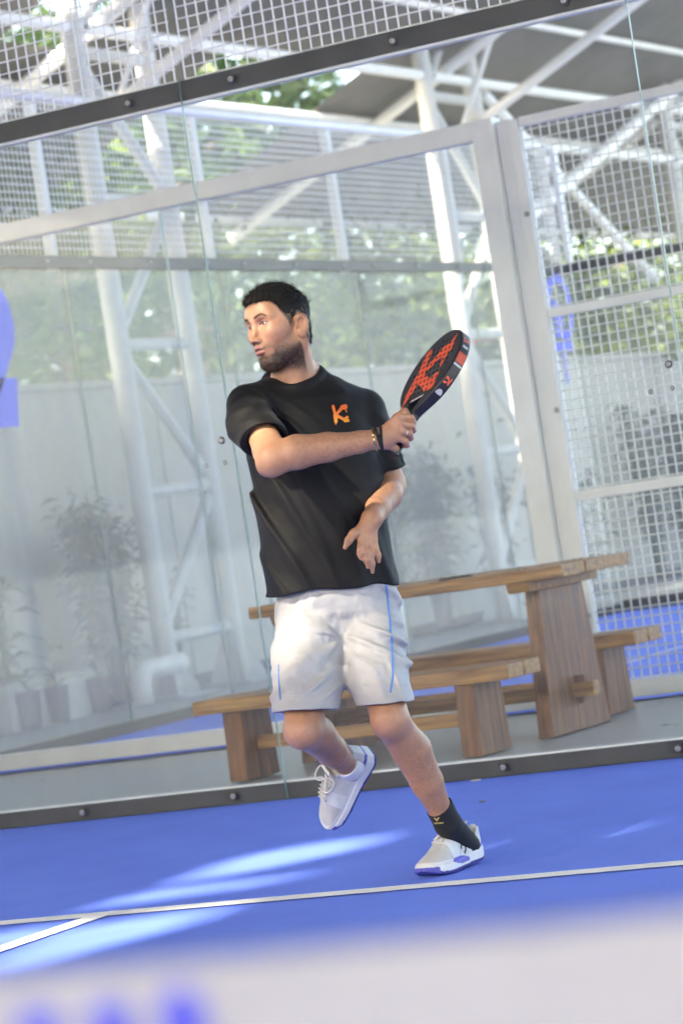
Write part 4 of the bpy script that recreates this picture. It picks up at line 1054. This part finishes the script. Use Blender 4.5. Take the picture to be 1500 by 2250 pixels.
# wrinkles
fd = nrm(camv(.55, -.83, 0)); fn = nrm(camv(.83, .55, 0))
zch = J(700, 1000, 0)[2]
def shirt_disp(P):
    r1 = np.sqrt(((P-J(610, 1180, -.05))**2).sum(1)); lowL = sstep(.30, .08, r1)
    amp = np.clip(.75+.6*vnoise(P*5, 61), .1, 1.3)
    d = fold(P, fn, fd, .072, .0125, 121, .40, 3.0)*lowL*amp
    d += fold(P, nrm(camv(.93, .37, 0)), nrm(camv(-.37, .93, 0)), .095, .0075, 22, .6, 2.6)*sstep(zch+.02, zch-.2, P[:, 2])*np.clip(.5+vnoise(P*5, 62), 0, 1.3)
    ds = sstep(.16, .06, np.sqrt(((P-lerp(RS, RE, .32))**2).sum(1)))
    d += fold(P, nrm(camv(-.30, .93, .2)), nrm(camv(.93, .30, 0)), .060, .0036, 23, .7, 2.0)*ds*np.clip(.6+vnoise(P*9, 63), .1, 1.4)
    dl = sstep(.16, .05, np.sqrt(((P-lerp(LS, LE, .45))**2).sum(1)))
    d += fold(P, nrm(camv(.75, .66, 0)), nrm(camv(-.66, .75, 0)), .055, .0065, 24, .8, 2.2)*dl*np.clip(.6+vnoise(P*9, 64), .1, 1.4)
    dx = sstep(.18, .05, np.sqrt(((P-J(600, 960, -.12))**2).sum(1)))
    d += fold(P, nrm(camv(.6, .8, 0)), nrm(camv(.8, -.6, 0)), .05, .0075, 25, .8, 2.4)*dx
    hz = sstep(J(728, 1240, 0)[2], J(728, 1290, 0)[2], P[:, 2]); d += -.0045*np.sin(P[:, 0]*34+3*vnoise(P*7, 65))*hz
    d += -.0035*vnoise(P*np.array([14, 14, 8]), 40)-.0008*vnoise(P*38, 41)
    # stitched hems: a shallow groove
    return d*sstep(.0, .12, np.sqrt(((P-nb)**2).sum(1))-.05)
shirt.disp(shirt_disp)
# neck opening: crew collar on a tilted ring
col_c = J(645, 829, .004); ring_ = []
for k in range(29):
    t = 2*math.pi*k/28; ring_.append(col_c+np.array([.083*math.cos(t), .076*math.sin(t), .034*math.sin(t)]))
shirt.chain(ring_, [.012]*29, .035)
def neck_hole(P):
    d_ = P-col_c; r = np.hypot(d_[:, 0]/.0795, d_[:, 1]/.0725); return np.maximum((r-1)*.074, (.034*d_[:, 1]/.076-.016)-d_[:, 2])
shirt.raw(neck_hole, col_c-.12, col_c+.2, .003, 's')
shirt.chain(ring_, [.0068]*29, .002)
hemn = nrm(np.cross(J(875, 1262, 0)-J(585, 1300, 0), np.array([0, 1, .03])))
if hemn[2] > 0: hemn = -hemn
shirt.raw(lambda P: (P-J(728, 1292, 0))@hemn+.006*np.sin(P[:, 0]*24+1)*1-.03*sstep(.12, .22, P[:, 0]-J(728, 1292, 0)[0]), k=.004, mode='i')
M['shirt'] = mat('shirt', (.0045, .0042, .0048), .62, var=.15, vscale=30, bump=.2, bscale=900, spec=.28, sheen=.05)
v, q = surface(shirt, .0038); SH = np_mesh('t_shirt', v, q, M['shirt'], PERSON)
# collar rib: ring of points dropped onto the shirt around the neck opening
def polytube(pts, r, seg, name, m, parent, closed=False):
    pts = [tuple(p) for p in pts]
    if closed: pts.append(pts[0])
    return MB().tube(pts, r, seg).build(name, m, parent, smooth=True)
# chest emblem
ux = nrm(camv(.98, .12, .2)); uy = nrm(camv(-.14, .99, 0)); dv = nrm(camv(0.1, 0, 1))
def kcol(u, v):
    t = np.clip((v/.031+1)/2+.25*vnoise(np.stack([u, v, 0*u], 1)*90, 6), 0, 1)[:, None]
    return np.array([.85, .36, .02])*(1-t)+np.array([.80, .075, .03])*t
M['print'] = mat('print', (.8, .2, .05), .5, attr='Col')
decal('chest_emblem', shirt, lambda u, v: k_logo(u/.026, v/.030), J(744, 908, -.13), ux, uy, dv, (.029, .033), .0013, M['print'], PERSON, .0016, kcol)

# ---- shorts
shorts = SDF()
shorts.ell(J(740, 1322, .055), (.172, .133, .125), None, .02)
shorts.tube([J(735, 1345, 0)[2], J(730, 1240, 0)[2]], [J(742, 1345, 0)[0], J(732, 1240, 0)[0]], [.055, .05], [.172, .168], [.130, .126], .16, .03)
def leg(a, b, ra, rb, hem_n, inner):
    g_ = SDF(); ax = nrm(b-a); g_.cone(a, b+ax*.06, ra, rb+.004, .01); g_.plane(b, hem_n, .003)
    g_.cone(lerp(a, b, .80), b+ax*.12, inner, inner+.006, .004, 's'); return g_
rA, rB = J(684, 1362, .04), J(670, 1563, -.165); lA, lB = J(803, 1362, .06), J(848, 1545, -.165)
HNR = nrm(camv(.06, -1, -.10)); HNL = nrm(camv(.10, -1, -.05))
gr = leg(rA, rB, .114, .092, HNR, .076); gl_ = leg(lA, lB, .111, .0765, HNL, .066)
shorts.raw(gr, np.minimum(rA, rB)-.14, np.maximum(rA, rB)+.14, .035); shorts.raw(gl_, np.minimum(lA, lB)-.14, np.maximum(lA, lB)+.14, .03)
cr = J(752, 1402, -.06)
def shorts_disp(P):
    rad = P-cr; rr = np.sqrt((rad**2).sum(1)); ang = np.arctan2(rad[:, 2], rad[:, 0])
    d = -.0055*np.maximum(np.cos(ang*5+2.2*vnoise(P*7, 51)), -.2)*sstep(.24, .05, rr)*sstep(.01, .07, rr)*np.clip(.5+vnoise(P*8, 57), 0, 1.3)
    rgt = sstep(.0, .10, P[:, 0]-cr[0])
    d += fold(P, nrm(camv(.45, .89, 0)), nrm(camv(.89, -.45, 0)), .065, .0105, 52, 1.0, 2.8)*rgt*sstep(.20, .06, np.abs(P[:, 2]-J(840, 1455, 0)[2]))*np.clip(.55+vnoise(P*10, 58), 0, 1.5)
    d += fold(P, nrm(camv(.85, .5, 0)), nrm(camv(-.5, .85, 0)), .085, .0060, 59, 1.0, 2.4)*rgt*np.clip(.3+vnoise(P*8, 60), 0, 1.3)
    d += fold(P, nrm(camv(-.55, .83, 0)), nrm(camv(.83, .55, 0)), .100, .0100, 53, 1.0, 2.6)*sstep(.02, -.10, P[:, 0]-cr[0])*np.clip(.5+vnoise(P*8, 66), 0, 1.4)
    d += -.0040*vnoise(P*np.array([14, 14, 10]), 54)-.0020*vnoise(P*38, 55)-.0008*vnoise(P*90, 67)
    hm_ = np.minimum(-((P-rB)@HNR), 9)*(P[:, 0] < cr[0])+np.minimum(-((P-lB)@HNL), 9)*(P[:, 0] >= cr[0])
    return d*1.6*(.25+.75*sstep(.005, .07, hm_))
shorts.disp(shorts_disp)
M['shorts'] = mat('shorts', (.40, .395, .405), .55, var=.03, vscale=12, bump=.08, bscale=500, spec=.4)
v, q = surface(shorts, .0035); np_mesh('shorts', v, q, M['shorts'], PERSON)
M['piping'] = mat('piping', (.06, .22, .62), .5)
def on_surface(f, pxs, lift=.0012):
    o = np.array([J(x, y, -.6) for x, y in pxs]); d = camv(0, 0, 1); P, hit = march(f, o, d, 1.2); P = P-d*lift; return [p for p, h_ in zip(P, hit) if h_]
def interp_px(pts, n):
    pts = np.array(pts, float); t = np.linspace(0, len(pts)-1, n); return np.stack([np.interp(t, np.arange(len(pts)), pts[:, i]) for i in (0, 1)], 1)
p_ = on_surface(shorts, interp_px([(851, 1276), (858, 1320), (863, 1380), (867, 1440), (868, 1500), (862, 1538)], 40)); polytube(p_, .0027, 6, 'piping', M['piping'], PERSON)
p_ = on_surface(shorts, interp_px([(604, 1480), (606, 1520), (610, 1556)], 12)); 
if len(p_) > 3: polytube(p_, .0022, 6, 'piping', M['piping'], PERSON)
M['stitch'] = mat('stitch', (.40, .40, .46), .7)
for a, b, n in (((612, 1546), (738, 1540), 34), ((800, 1524), (900, 1522), 30)):
    p_ = on_surface(shorts, interp_px([a, b], n), .0004)
    if len(p_) > 3: polytube(p_, .0011, 5, 'hem_seam', M['stitch'], PERSON)
decal('shorts_emblem', shorts, lambda u, v: np.minimum(np.abs(np.hypot(u, v)-.012)-.0022, np.maximum(np.abs(u)-.011, np.abs((v+.0) % .009-.0045)-.0016)), J(832, 1482, -.2), camv(1, 0, 0), camv(-.1, 1, 0), camv(0, 0, 1), (.016, .018), .0012, M['stitch'], PERSON, .001)

# ---- shoes: local frame x heel->toe, y to the wearer's left, z up
def make_shoe(side):
    """side +1: outer side on +y"""
    def half(x): return np.interp(x, [0, .02, .06, .12, .20, .25, .28, .298], [.020, .030, .034, .035, .047, .045, .034, .008])
    def cyo(x): return side*np.interp(x, [0, .1, .2, .3], [0, .002, .004, -.006])
    def topz(x): return np.interp(x, [0, .03, .085, .13, .18, .23, .27, .30], [.104, .102, .116, .117, .101, .068, .052, .032])
    def bot(x): return np.interp(x, [0, .03, .1, .2, .25, .30], [.014, .004, .003, .001, .004, .024])
    def solez(x): return np.interp(x, [0, .05, .12, .2, .26, .30], [.050, .043, .035, .031, .031, .037])
    def f(P):
        x, y, z = P.T; xc = np.clip(x, 0, .298); w = half(xc); y0 = y-cyo(xc); t = np.clip((z-solez(xc))/(topz(xc)-solez(xc)), 0, 1)
        wu = w*np.sqrt(np.clip(1-(t*.93)**2.2, .03, 1))*np.where(z < solez(xc), 1.08+.10*np.clip(1-x/.08, 0, 1), 1)
        wu = np.where(x < .1, np.maximum(wu, .026*np.clip(w/.03, 0, 1)), wu)
        d = np.maximum(np.abs(y0)-wu, np.maximum(z-topz(xc), bot(xc)-z)); d = np.maximum(d, np.maximum(-x, x-.300)); 
        g_ = -.0015*np.exp(-((z-solez(xc))/.0022)**2)
        return d*.75-g_*0+np.where(np.abs(z-solez(xc)) < .0022, .0016, 0)
    s = SDF(); s.raw(f, (-.01, -.06, -.005), (.31, .06, .12), .004)
    s.cone((.045, 0, .10), (.075, 0, .18), .028, .036, .006, 's')
    s.cone((.055, 0, .075), (.06, 0, .12), .026, .028, .006, 's')
    R_ = np.stack([nrm([.55, 0, .83]), [0, 1, 0], nrm([-.83, 0, .55])])
    s.box((.106, 0, .122), (.032, .024, .0055), np.stack([nrm([-.55, 0, .83]), np.array([0, 1., 0]), nrm([.83, 0, .55])]), .004, .004)   # tongue
    s.cone((.010, 0, .080), (.008, 0, .104), .014, .010, .012)      # heel tab
    v, q = surface(s, .0024, 16, (np.array([-.012, -.06, -.006]), np.array([.312, .06, .15])))
    x, y, z = v.T; xc = np.clip(x, 0, .298); y0 = (y-cyo(xc))*side; sz = solez(xc)
    col = np.tile((.60, .59, .56), (len(v), 1)); n2 = vnoise(v*60, 71)
    mesh_ = (x > .195) & (z > sz+.006); col[mesh_] = (.50, .50, .485)
    over = (z > sz) & ((z < sz+.012) | ((x > .15) & (x < .197))); col[over] = (.70, .70, .69)
    mid = z <= sz; col[mid] = (.74, .74, .735)
    col[(z < bot(xc)+.009)] = (.035, .035, .22)
    col[(x > .262) & (z < sz*.95)] = (.10, .10, .42)
    patch = (y0 > .0) & (np.abs((x-.150)/.052)**2+((z-.030-.12*(x-.15))/.0115)**2 < 1) & (x > .1); col[patch] = (.16, .15, .52)
    hs_ = (x < .075) & (z > sz-.001) & (z < sz+.009); col[hs_] = (.16, .15, .52)
    for (cx_, cz_) in ((.122, .058),):
        r = np.hypot(x-cx_, z-cz_); ck = (y0 > .01) & (r > .009) & (r < .0175) & ~((x > cx_) & (z < cz_)); col[ck] = (.03, .025, .025)
    col = col*(1+.06*n2)[:, None]
    return v, q, col, s
M['shoe'] = mat('shoe', (.6, .6, .6), .5, attr='Col', bump=.10, bscale=500, spec=.4)
M['lace'] = mat('lace', (.62, .60, .56), .8, bump=.3, bscale=800)
M['mark'] = mat('mark', (.05, .05, .05), .5)
def place_shoe(side, heel, X, Zu, name, loose):
    X = nrm(X); Zu = nrm(Zu-X*(Zu@X)); Y = np.cross(Zu, X); Rm = np.stack([X, Y, Zu])
    v, q, col, s = make_shoe(side); tw = lambda p: np.asarray(p, float)@Rm+heel
    sh_ = np_mesh(name, tw(v), q, M['shoe'], PERSON, col)
    def top(x, y): P, h_ = march(s, np.array([[x, y, .2]]), np.array([0, 0, -1.]), .25); return P[0]+np.array([0, 0, .001])
    for i in range(6):
        x = .122+i*.0135
        for a, b in ((-1, 1),):
            pts = [top(x+.006*(t), .024*t*(1-.05*i))+np.array([0, 0, .0028]) for t in (-1, -.5, 0, .5, 1)]; polytube([tw(p) for p in pts], .0031, 6, 'lace', M['lace'], sh_)
            pts = [top(x-.006*(t)+.005, .024*t*(1-.05*i))+np.array([0, 0, .0056]) for t in (-1, -.5, 0, .5, 1)]; polytube([tw(p) for p in pts], .0031, 6, 'lace', M['lace'], sh_)
    base = top(.118, 0)+np.array([0, 0, .006])
    for k, (ang, L, hgt, ret) in enumerate(loose):
        d = np.array([math.cos(ang), math.sin(ang), 0]); pts = []
        for t in np.linspace(0, 1, 12):
            if ret: pts.append(base+d*(L*math.sin(math.pi*t))+np.array([-d[1], d[0], 0])*(.022*math.sin(2*math.pi*t)*1.1)+np.array([0, 0, hgt*math.sin(math.pi*t)]))
            else: pts.append(base+d*L*t+np.array([0, 0, hgt*math.sin(math.pi*t*.9)-.012*t]))
        polytube([tw(p) for p in pts], .0028, 6, 'lace', M['lace'], sh_)
    # two rings printed on the tongue
    tn = np.array([.83, 0, .55]); 
    for dz_ in (.012, -.006):
        c = np.array([.106, .002*side, .122])+nrm([-.55, 0, .83])*dz_+nrm(tn)*.0064; pts = []
        for k in range(15):
            a = k/14*2*math.pi*(.82 if dz_ < 0 else 1); pts.append(c+np.array([0, 1, 0])*.0058*math.cos(a)+nrm([-.55, 0, .83])*.0062*math.sin(a))
        polytube([tw(p) for p in pts], .0009, 5, 'tongue_mark', M['mark'], sh_)
    return sh_
o = place_shoe(1, LHEEL+np.array([0, 0, .006]), np.array([LDIR[0], LDIR[1], -.02]), np.array([0, 0, 1.]), 'shoe', [(math.radians(-125), .085, .012, False), (math.radians(60), .06, .008, True), (math.radians(120), .05, .01, True)])
o['label'] = 'grey and white shoe planted on the turf'
o = place_shoe(-1, RHEEL, RF, RU, 'shoe', [(math.radians(80), .05, .01, True), (math.radians(-80), .045, .01, True)])
o['label'] = 'grey and white shoe lifted behind'
# socks
M['sock_b'] = mat('sock_black', (.012, .012, .014), .8, bump=.2, bscale=600); M['sock_w'] = mat('sock_white', (.74, .74, .78), .8, bump=.2, bscale=500)
sk = SDF(); st_ = lerp(LK, LA, .845); sk.chain([lerp(LK, LA, .75)+bk*.3, LA, LHEEL+LDIR*.050+np.array([0, 0, .06])], [.0435, .0405, .040], .02); sk.plane(st_+np.array([0, 0, .004]), nrm(nrm(LK-LA)+camv(-.15, .1, 0)), .003)
v, q = surface(sk, .003); np_mesh('sock', v, q, M['sock_b'], PERSON)['label'] = 'black ankle sock with gold emblem'
M['gold'] = mat('gold_print', (.62, .46, .12), .45)
g2 = lambda u, v: np.minimum(np.maximum(np.abs(np.abs(u)-(.0045+.6*(v-.004)))-.0024, np.abs(v-.0075)-.0055), np.maximum(np.abs((u+.002) % .0042-.0021)-.00125, np.abs(v+.0055)-.0027)+0*u)
def gold2(u, v):
    a = np.maximum(np.maximum(np.abs(u+.002)-(.0085*np.clip((v+.001)/.012, 0, 1)), -(np.abs(u+.002)-(.0085*np.clip((v+.001)/.012, 0, 1)-.0052))), np.abs(v-.006)-.0065)
    b = np.maximum(np.maximum(np.abs((u % .0042)-.0021)-.0014, np.abs(v+.0065)-.0028), np.abs(u-.002)-.0145)
    return np.minimum(a, b)
decal('sock_emblem', sk, gold2, J(963, 1811, -.1), camv(.97, .12, 0), camv(-.12, .97, 0), camv(0, 0, 1), (.018, .014), .0009, M['gold'], PERSON, .003)
sk2 = SDF(); sk2.chain([lerp(RK, RA, .88), RA, RHEEL+RF*.055+RU*.06], [.0405, .0405, .040], .02); sk2.plane(lerp(RK, RA, .90), nrm(RK-RA), .003)
v, q = surface(sk2, .003); np_mesh('sock', v, q, M['sock_w'], PERSON)['label'] = 'short white sock'
# wrist band, bracelet, ring
def torus(c, ax, R_, r, n=28, seg=8, name='x', m=None, ell=1):
    ax = nrm(ax); a = nrm(np.cross(ax, [.3, .2, 1])); b = np.cross(ax, a)
    return polytube([c+R_*(a*math.cos(t)+b*math.sin(t)*ell) for t in np.linspace(0, 2*math.pi, n+1)], r, seg, name, m, PERSON)
ax = RW-RE
M['strap'] = mat('strap', (.012, .012, .012), .7, bump=.3, bscale=500); M['brass'] = mat('brass', (.75, .55, .25), .25, metal=1.0); M['silver'] = mat('silver', (.8, .8, .78), .2, metal=1.0)
wc = lerp(RE, RW, .975)
torus(wc, ax+camv(0, .05, 0), .0315, .0052, name='wrist_strap', m=M['strap']); torus(wc+nrm(ax)*.008, ax+camv(0, -.04, 0), .031, .0048, name='wrist_strap', m=M['strap'])
torus(lerp(RE, RW, .935), ax, .0315, .0032, name='bracelet', m=M['brass'])
torus(lerp(hk[2], tips[2][0], .62), tips[2][0]-hk[2], .0104, .0016, name='ring', m=M['silver'])

# ------------------------------------------------------------------ padel racket (held, its own thing)
RK_ = empty('padel_racket'); RK_.matrix_world = MAN_M; tag(RK_, 'black padel racket with orange letter emblem in the right hand of the player', 'racket')
RKR = np.stack([Wa, Na, La])      # local x = width, y = face normal, z = length
def rk2(x, z):
    e = (np.sqrt((x/.130)**2+((z-.305)/.150)**2)-1)*.130
    hw_ = np.interp(z, [.0, .12, .145, .20, .24], [.0150, .0155, .020, .062, .095]); th_ = np.maximum(np.abs(x)-hw_, np.maximum(-z, z-.25))
    d = smin(e, th_, .02)
    tri = np.maximum(np.abs(x)-np.interp(z, [.145, .196], [.001, .034]), np.maximum(.145-z, z-.196)); return np.maximum(d, -(tri-.002))
def rkf(P):
    q = (P-butt)@RKR.T; x, y, z = q.T; d2 = rk2(x, z); th_ = np.where(z < .135, .0150, np.interp(z, [.135, .2], [.0155, .0185]))
    w0 = d2+.006; w1 = np.abs(y)-th_+.006; d = np.minimum(np.maximum(w0, w1), 0)+np.sqrt(np.maximum(w0, 0)**2+np.maximum(w1, 0)**2)-.006
    gx = (x+.011) % .022-.011; row = np.round((z-.305)/.022); gx = (x+.011*(row % 2)+.011) % .022-.011; gz = (z-.305)-row*.022
    hole = np.hypot(gx, gz)-.0046; inside = ((x/.095)**2+((z-.31)/.112)**2) < 1
    return np.where(inside, np.maximum(d, -hole), d)
rk = SDF(); ext = np.abs(np.stack([Wa*.14, Na*.03, La*.24])).sum(0); c_ = butt+La*.2285
rk.raw(rkf, c_-ext, c_+ext, .001)
v, q = surface(rk, .0025)
ql = (v-butt)@RKR.T; col = np.tile((.022, .022, .026), (len(v), 1)); grip = ql[:, 2] < .13; col[grip] = (.012, .012, .012)
rim = (np.abs(ql[:, 1]) < .0155) & ~grip
tipm = ql[:, 2] > .440; col[tipm & rim] = (.60, .55, .53); tip2 = (ql[:, 2] > .428) & (ql[:, 2] <= .441); col[tip2 & rim] = (.50, .04, .04)
M['racket'] = mat('racket', (.03, .03, .03), .36, attr='Col', spec=.5)
np_mesh('frame', v, q, M['racket'], RK_, col)
M['orange'] = mat('orange_print', (.82, .115, .045), .45); M['grey_print'] = mat('grey_print', (.5, .5, .52), .5)
def face_hole(u, v):
    x, z = u, v; row = np.round((z-.305)/.022); gx = (x+.011*(row % 2)+.011) % .022-.011; gz = (z-.305)-row*.022
    ins = ((x/.095)**2+((z-.31)/.112)**2) < 1; return np.where(ins, -(np.hypot(gx, gz)-.0050), -1)
def big_k(u, v):
    v = v+.300; d = k_logo((u+.004)/.088, (v-.300)/.098)
    d = np.minimum(d*.085-.002, cap2(u, v, (-.055, .215), (-.062, .178), .010, .002)); d = np.minimum(d, cap2(u, v, (.05, .385), (.062, .418), .012, .003))
    return np.maximum(d, face_hole(u, v))
decal('face_print', None, big_k, butt+La*.300+Na*.0190, Wa, La, -Na, (.11, .13), .0016, M['orange'], RK_, 0)
decal('maker_print', None, lambda u, v: np.maximum(np.abs(u)-.032, np.abs(v-.1*u)-.0045), butt+La*.192+Wa*.012+Na*.0191, Wa, La, -Na, (.04, .01), .0018, M['grey_print'], RK_, 0)
# prints on the rim: follow the outline on the +W side
rimpts = []
for t in np.linspace(.15, .45, 160):
    xs = np.linspace(.0, .14, 281); dd_ = rk2(xs, np.full(281, t)); ins = np.where(dd_ < 0)[0]
    if len(ins): rimpts.append((xs[ins[-1]], t))
rimpts = np.array(rimpts); arc = np.concatenate([[0], np.cumsum(np.hypot(*np.diff(rimpts, axis=0).T))])
def rim_decal(name, a0, a1, fn, m):
    na = int((a1-a0)/.0012)+1; nb_ = 27; A_ = np.linspace(a0, a1, na); B_ = np.linspace(-.0152, .0152, nb_)
    xs = np.interp(A_, arc, rimpts[:, 0])+.0011; zs_ = np.interp(A_, arc, rimpts[:, 1]); P = butt+xs[:, None, None]*Wa+zs_[:, None, None]*La+B_[None, :, None]*Na
    cu = np.add.outer((A_[:-1]+A_[1:])/2-(a0+a1)/2, 0*B_[:-1]); cv = np.add.outer(0*A_[:-1], (B_[:-1]+B_[1:])/2); mk = fn(cu, cv) < 0
    vid = np.arange(na*nb_).reshape(na, nb_); F_ = np.stack([vid[:-1, :-1][mk], vid[1:, :-1][mk], vid[1:, 1:][mk], vid[:-1, 1:][mk]], 1)
    used, inv = np.unique(F_, return_inverse=True); return np_mesh(name, P.reshape(-1, 3)[used], inv.reshape(F_.shape), m, RK_)
tot = arc[-1]
rim_decal('rim_print', .075, .105, lambda u, v: np.minimum(np.hypot(u, v)-.009, np.maximum(np.abs(u+.004)-.004, np.abs(v)-.010)), M['grey_print'])
rim_decal('rim_print', .115, .145, lambda u, v: k_logo(v/.012, u/.013), M['orange'])
rim_decal('rim_print', .183, .190, lambda u, v: np.abs(v)-.0135, M['grey_print'])
rim_decal('rim_print', .195, .232, lambda u, v: np.maximum(np.abs(v)-.0145, np.abs((u % .0075)-.00375)-.0028), M['orange'])
rim_decal('rim_print', .250, .268, lambda u, v: np.maximum(np.abs(np.abs(v)-.005)-.0045, np.abs(u)-.006), M['grey_print'])
rim_decal('rim_print', .277, .305, lambda u, v: k_logo(v/.012, u/.013), M['orange'])
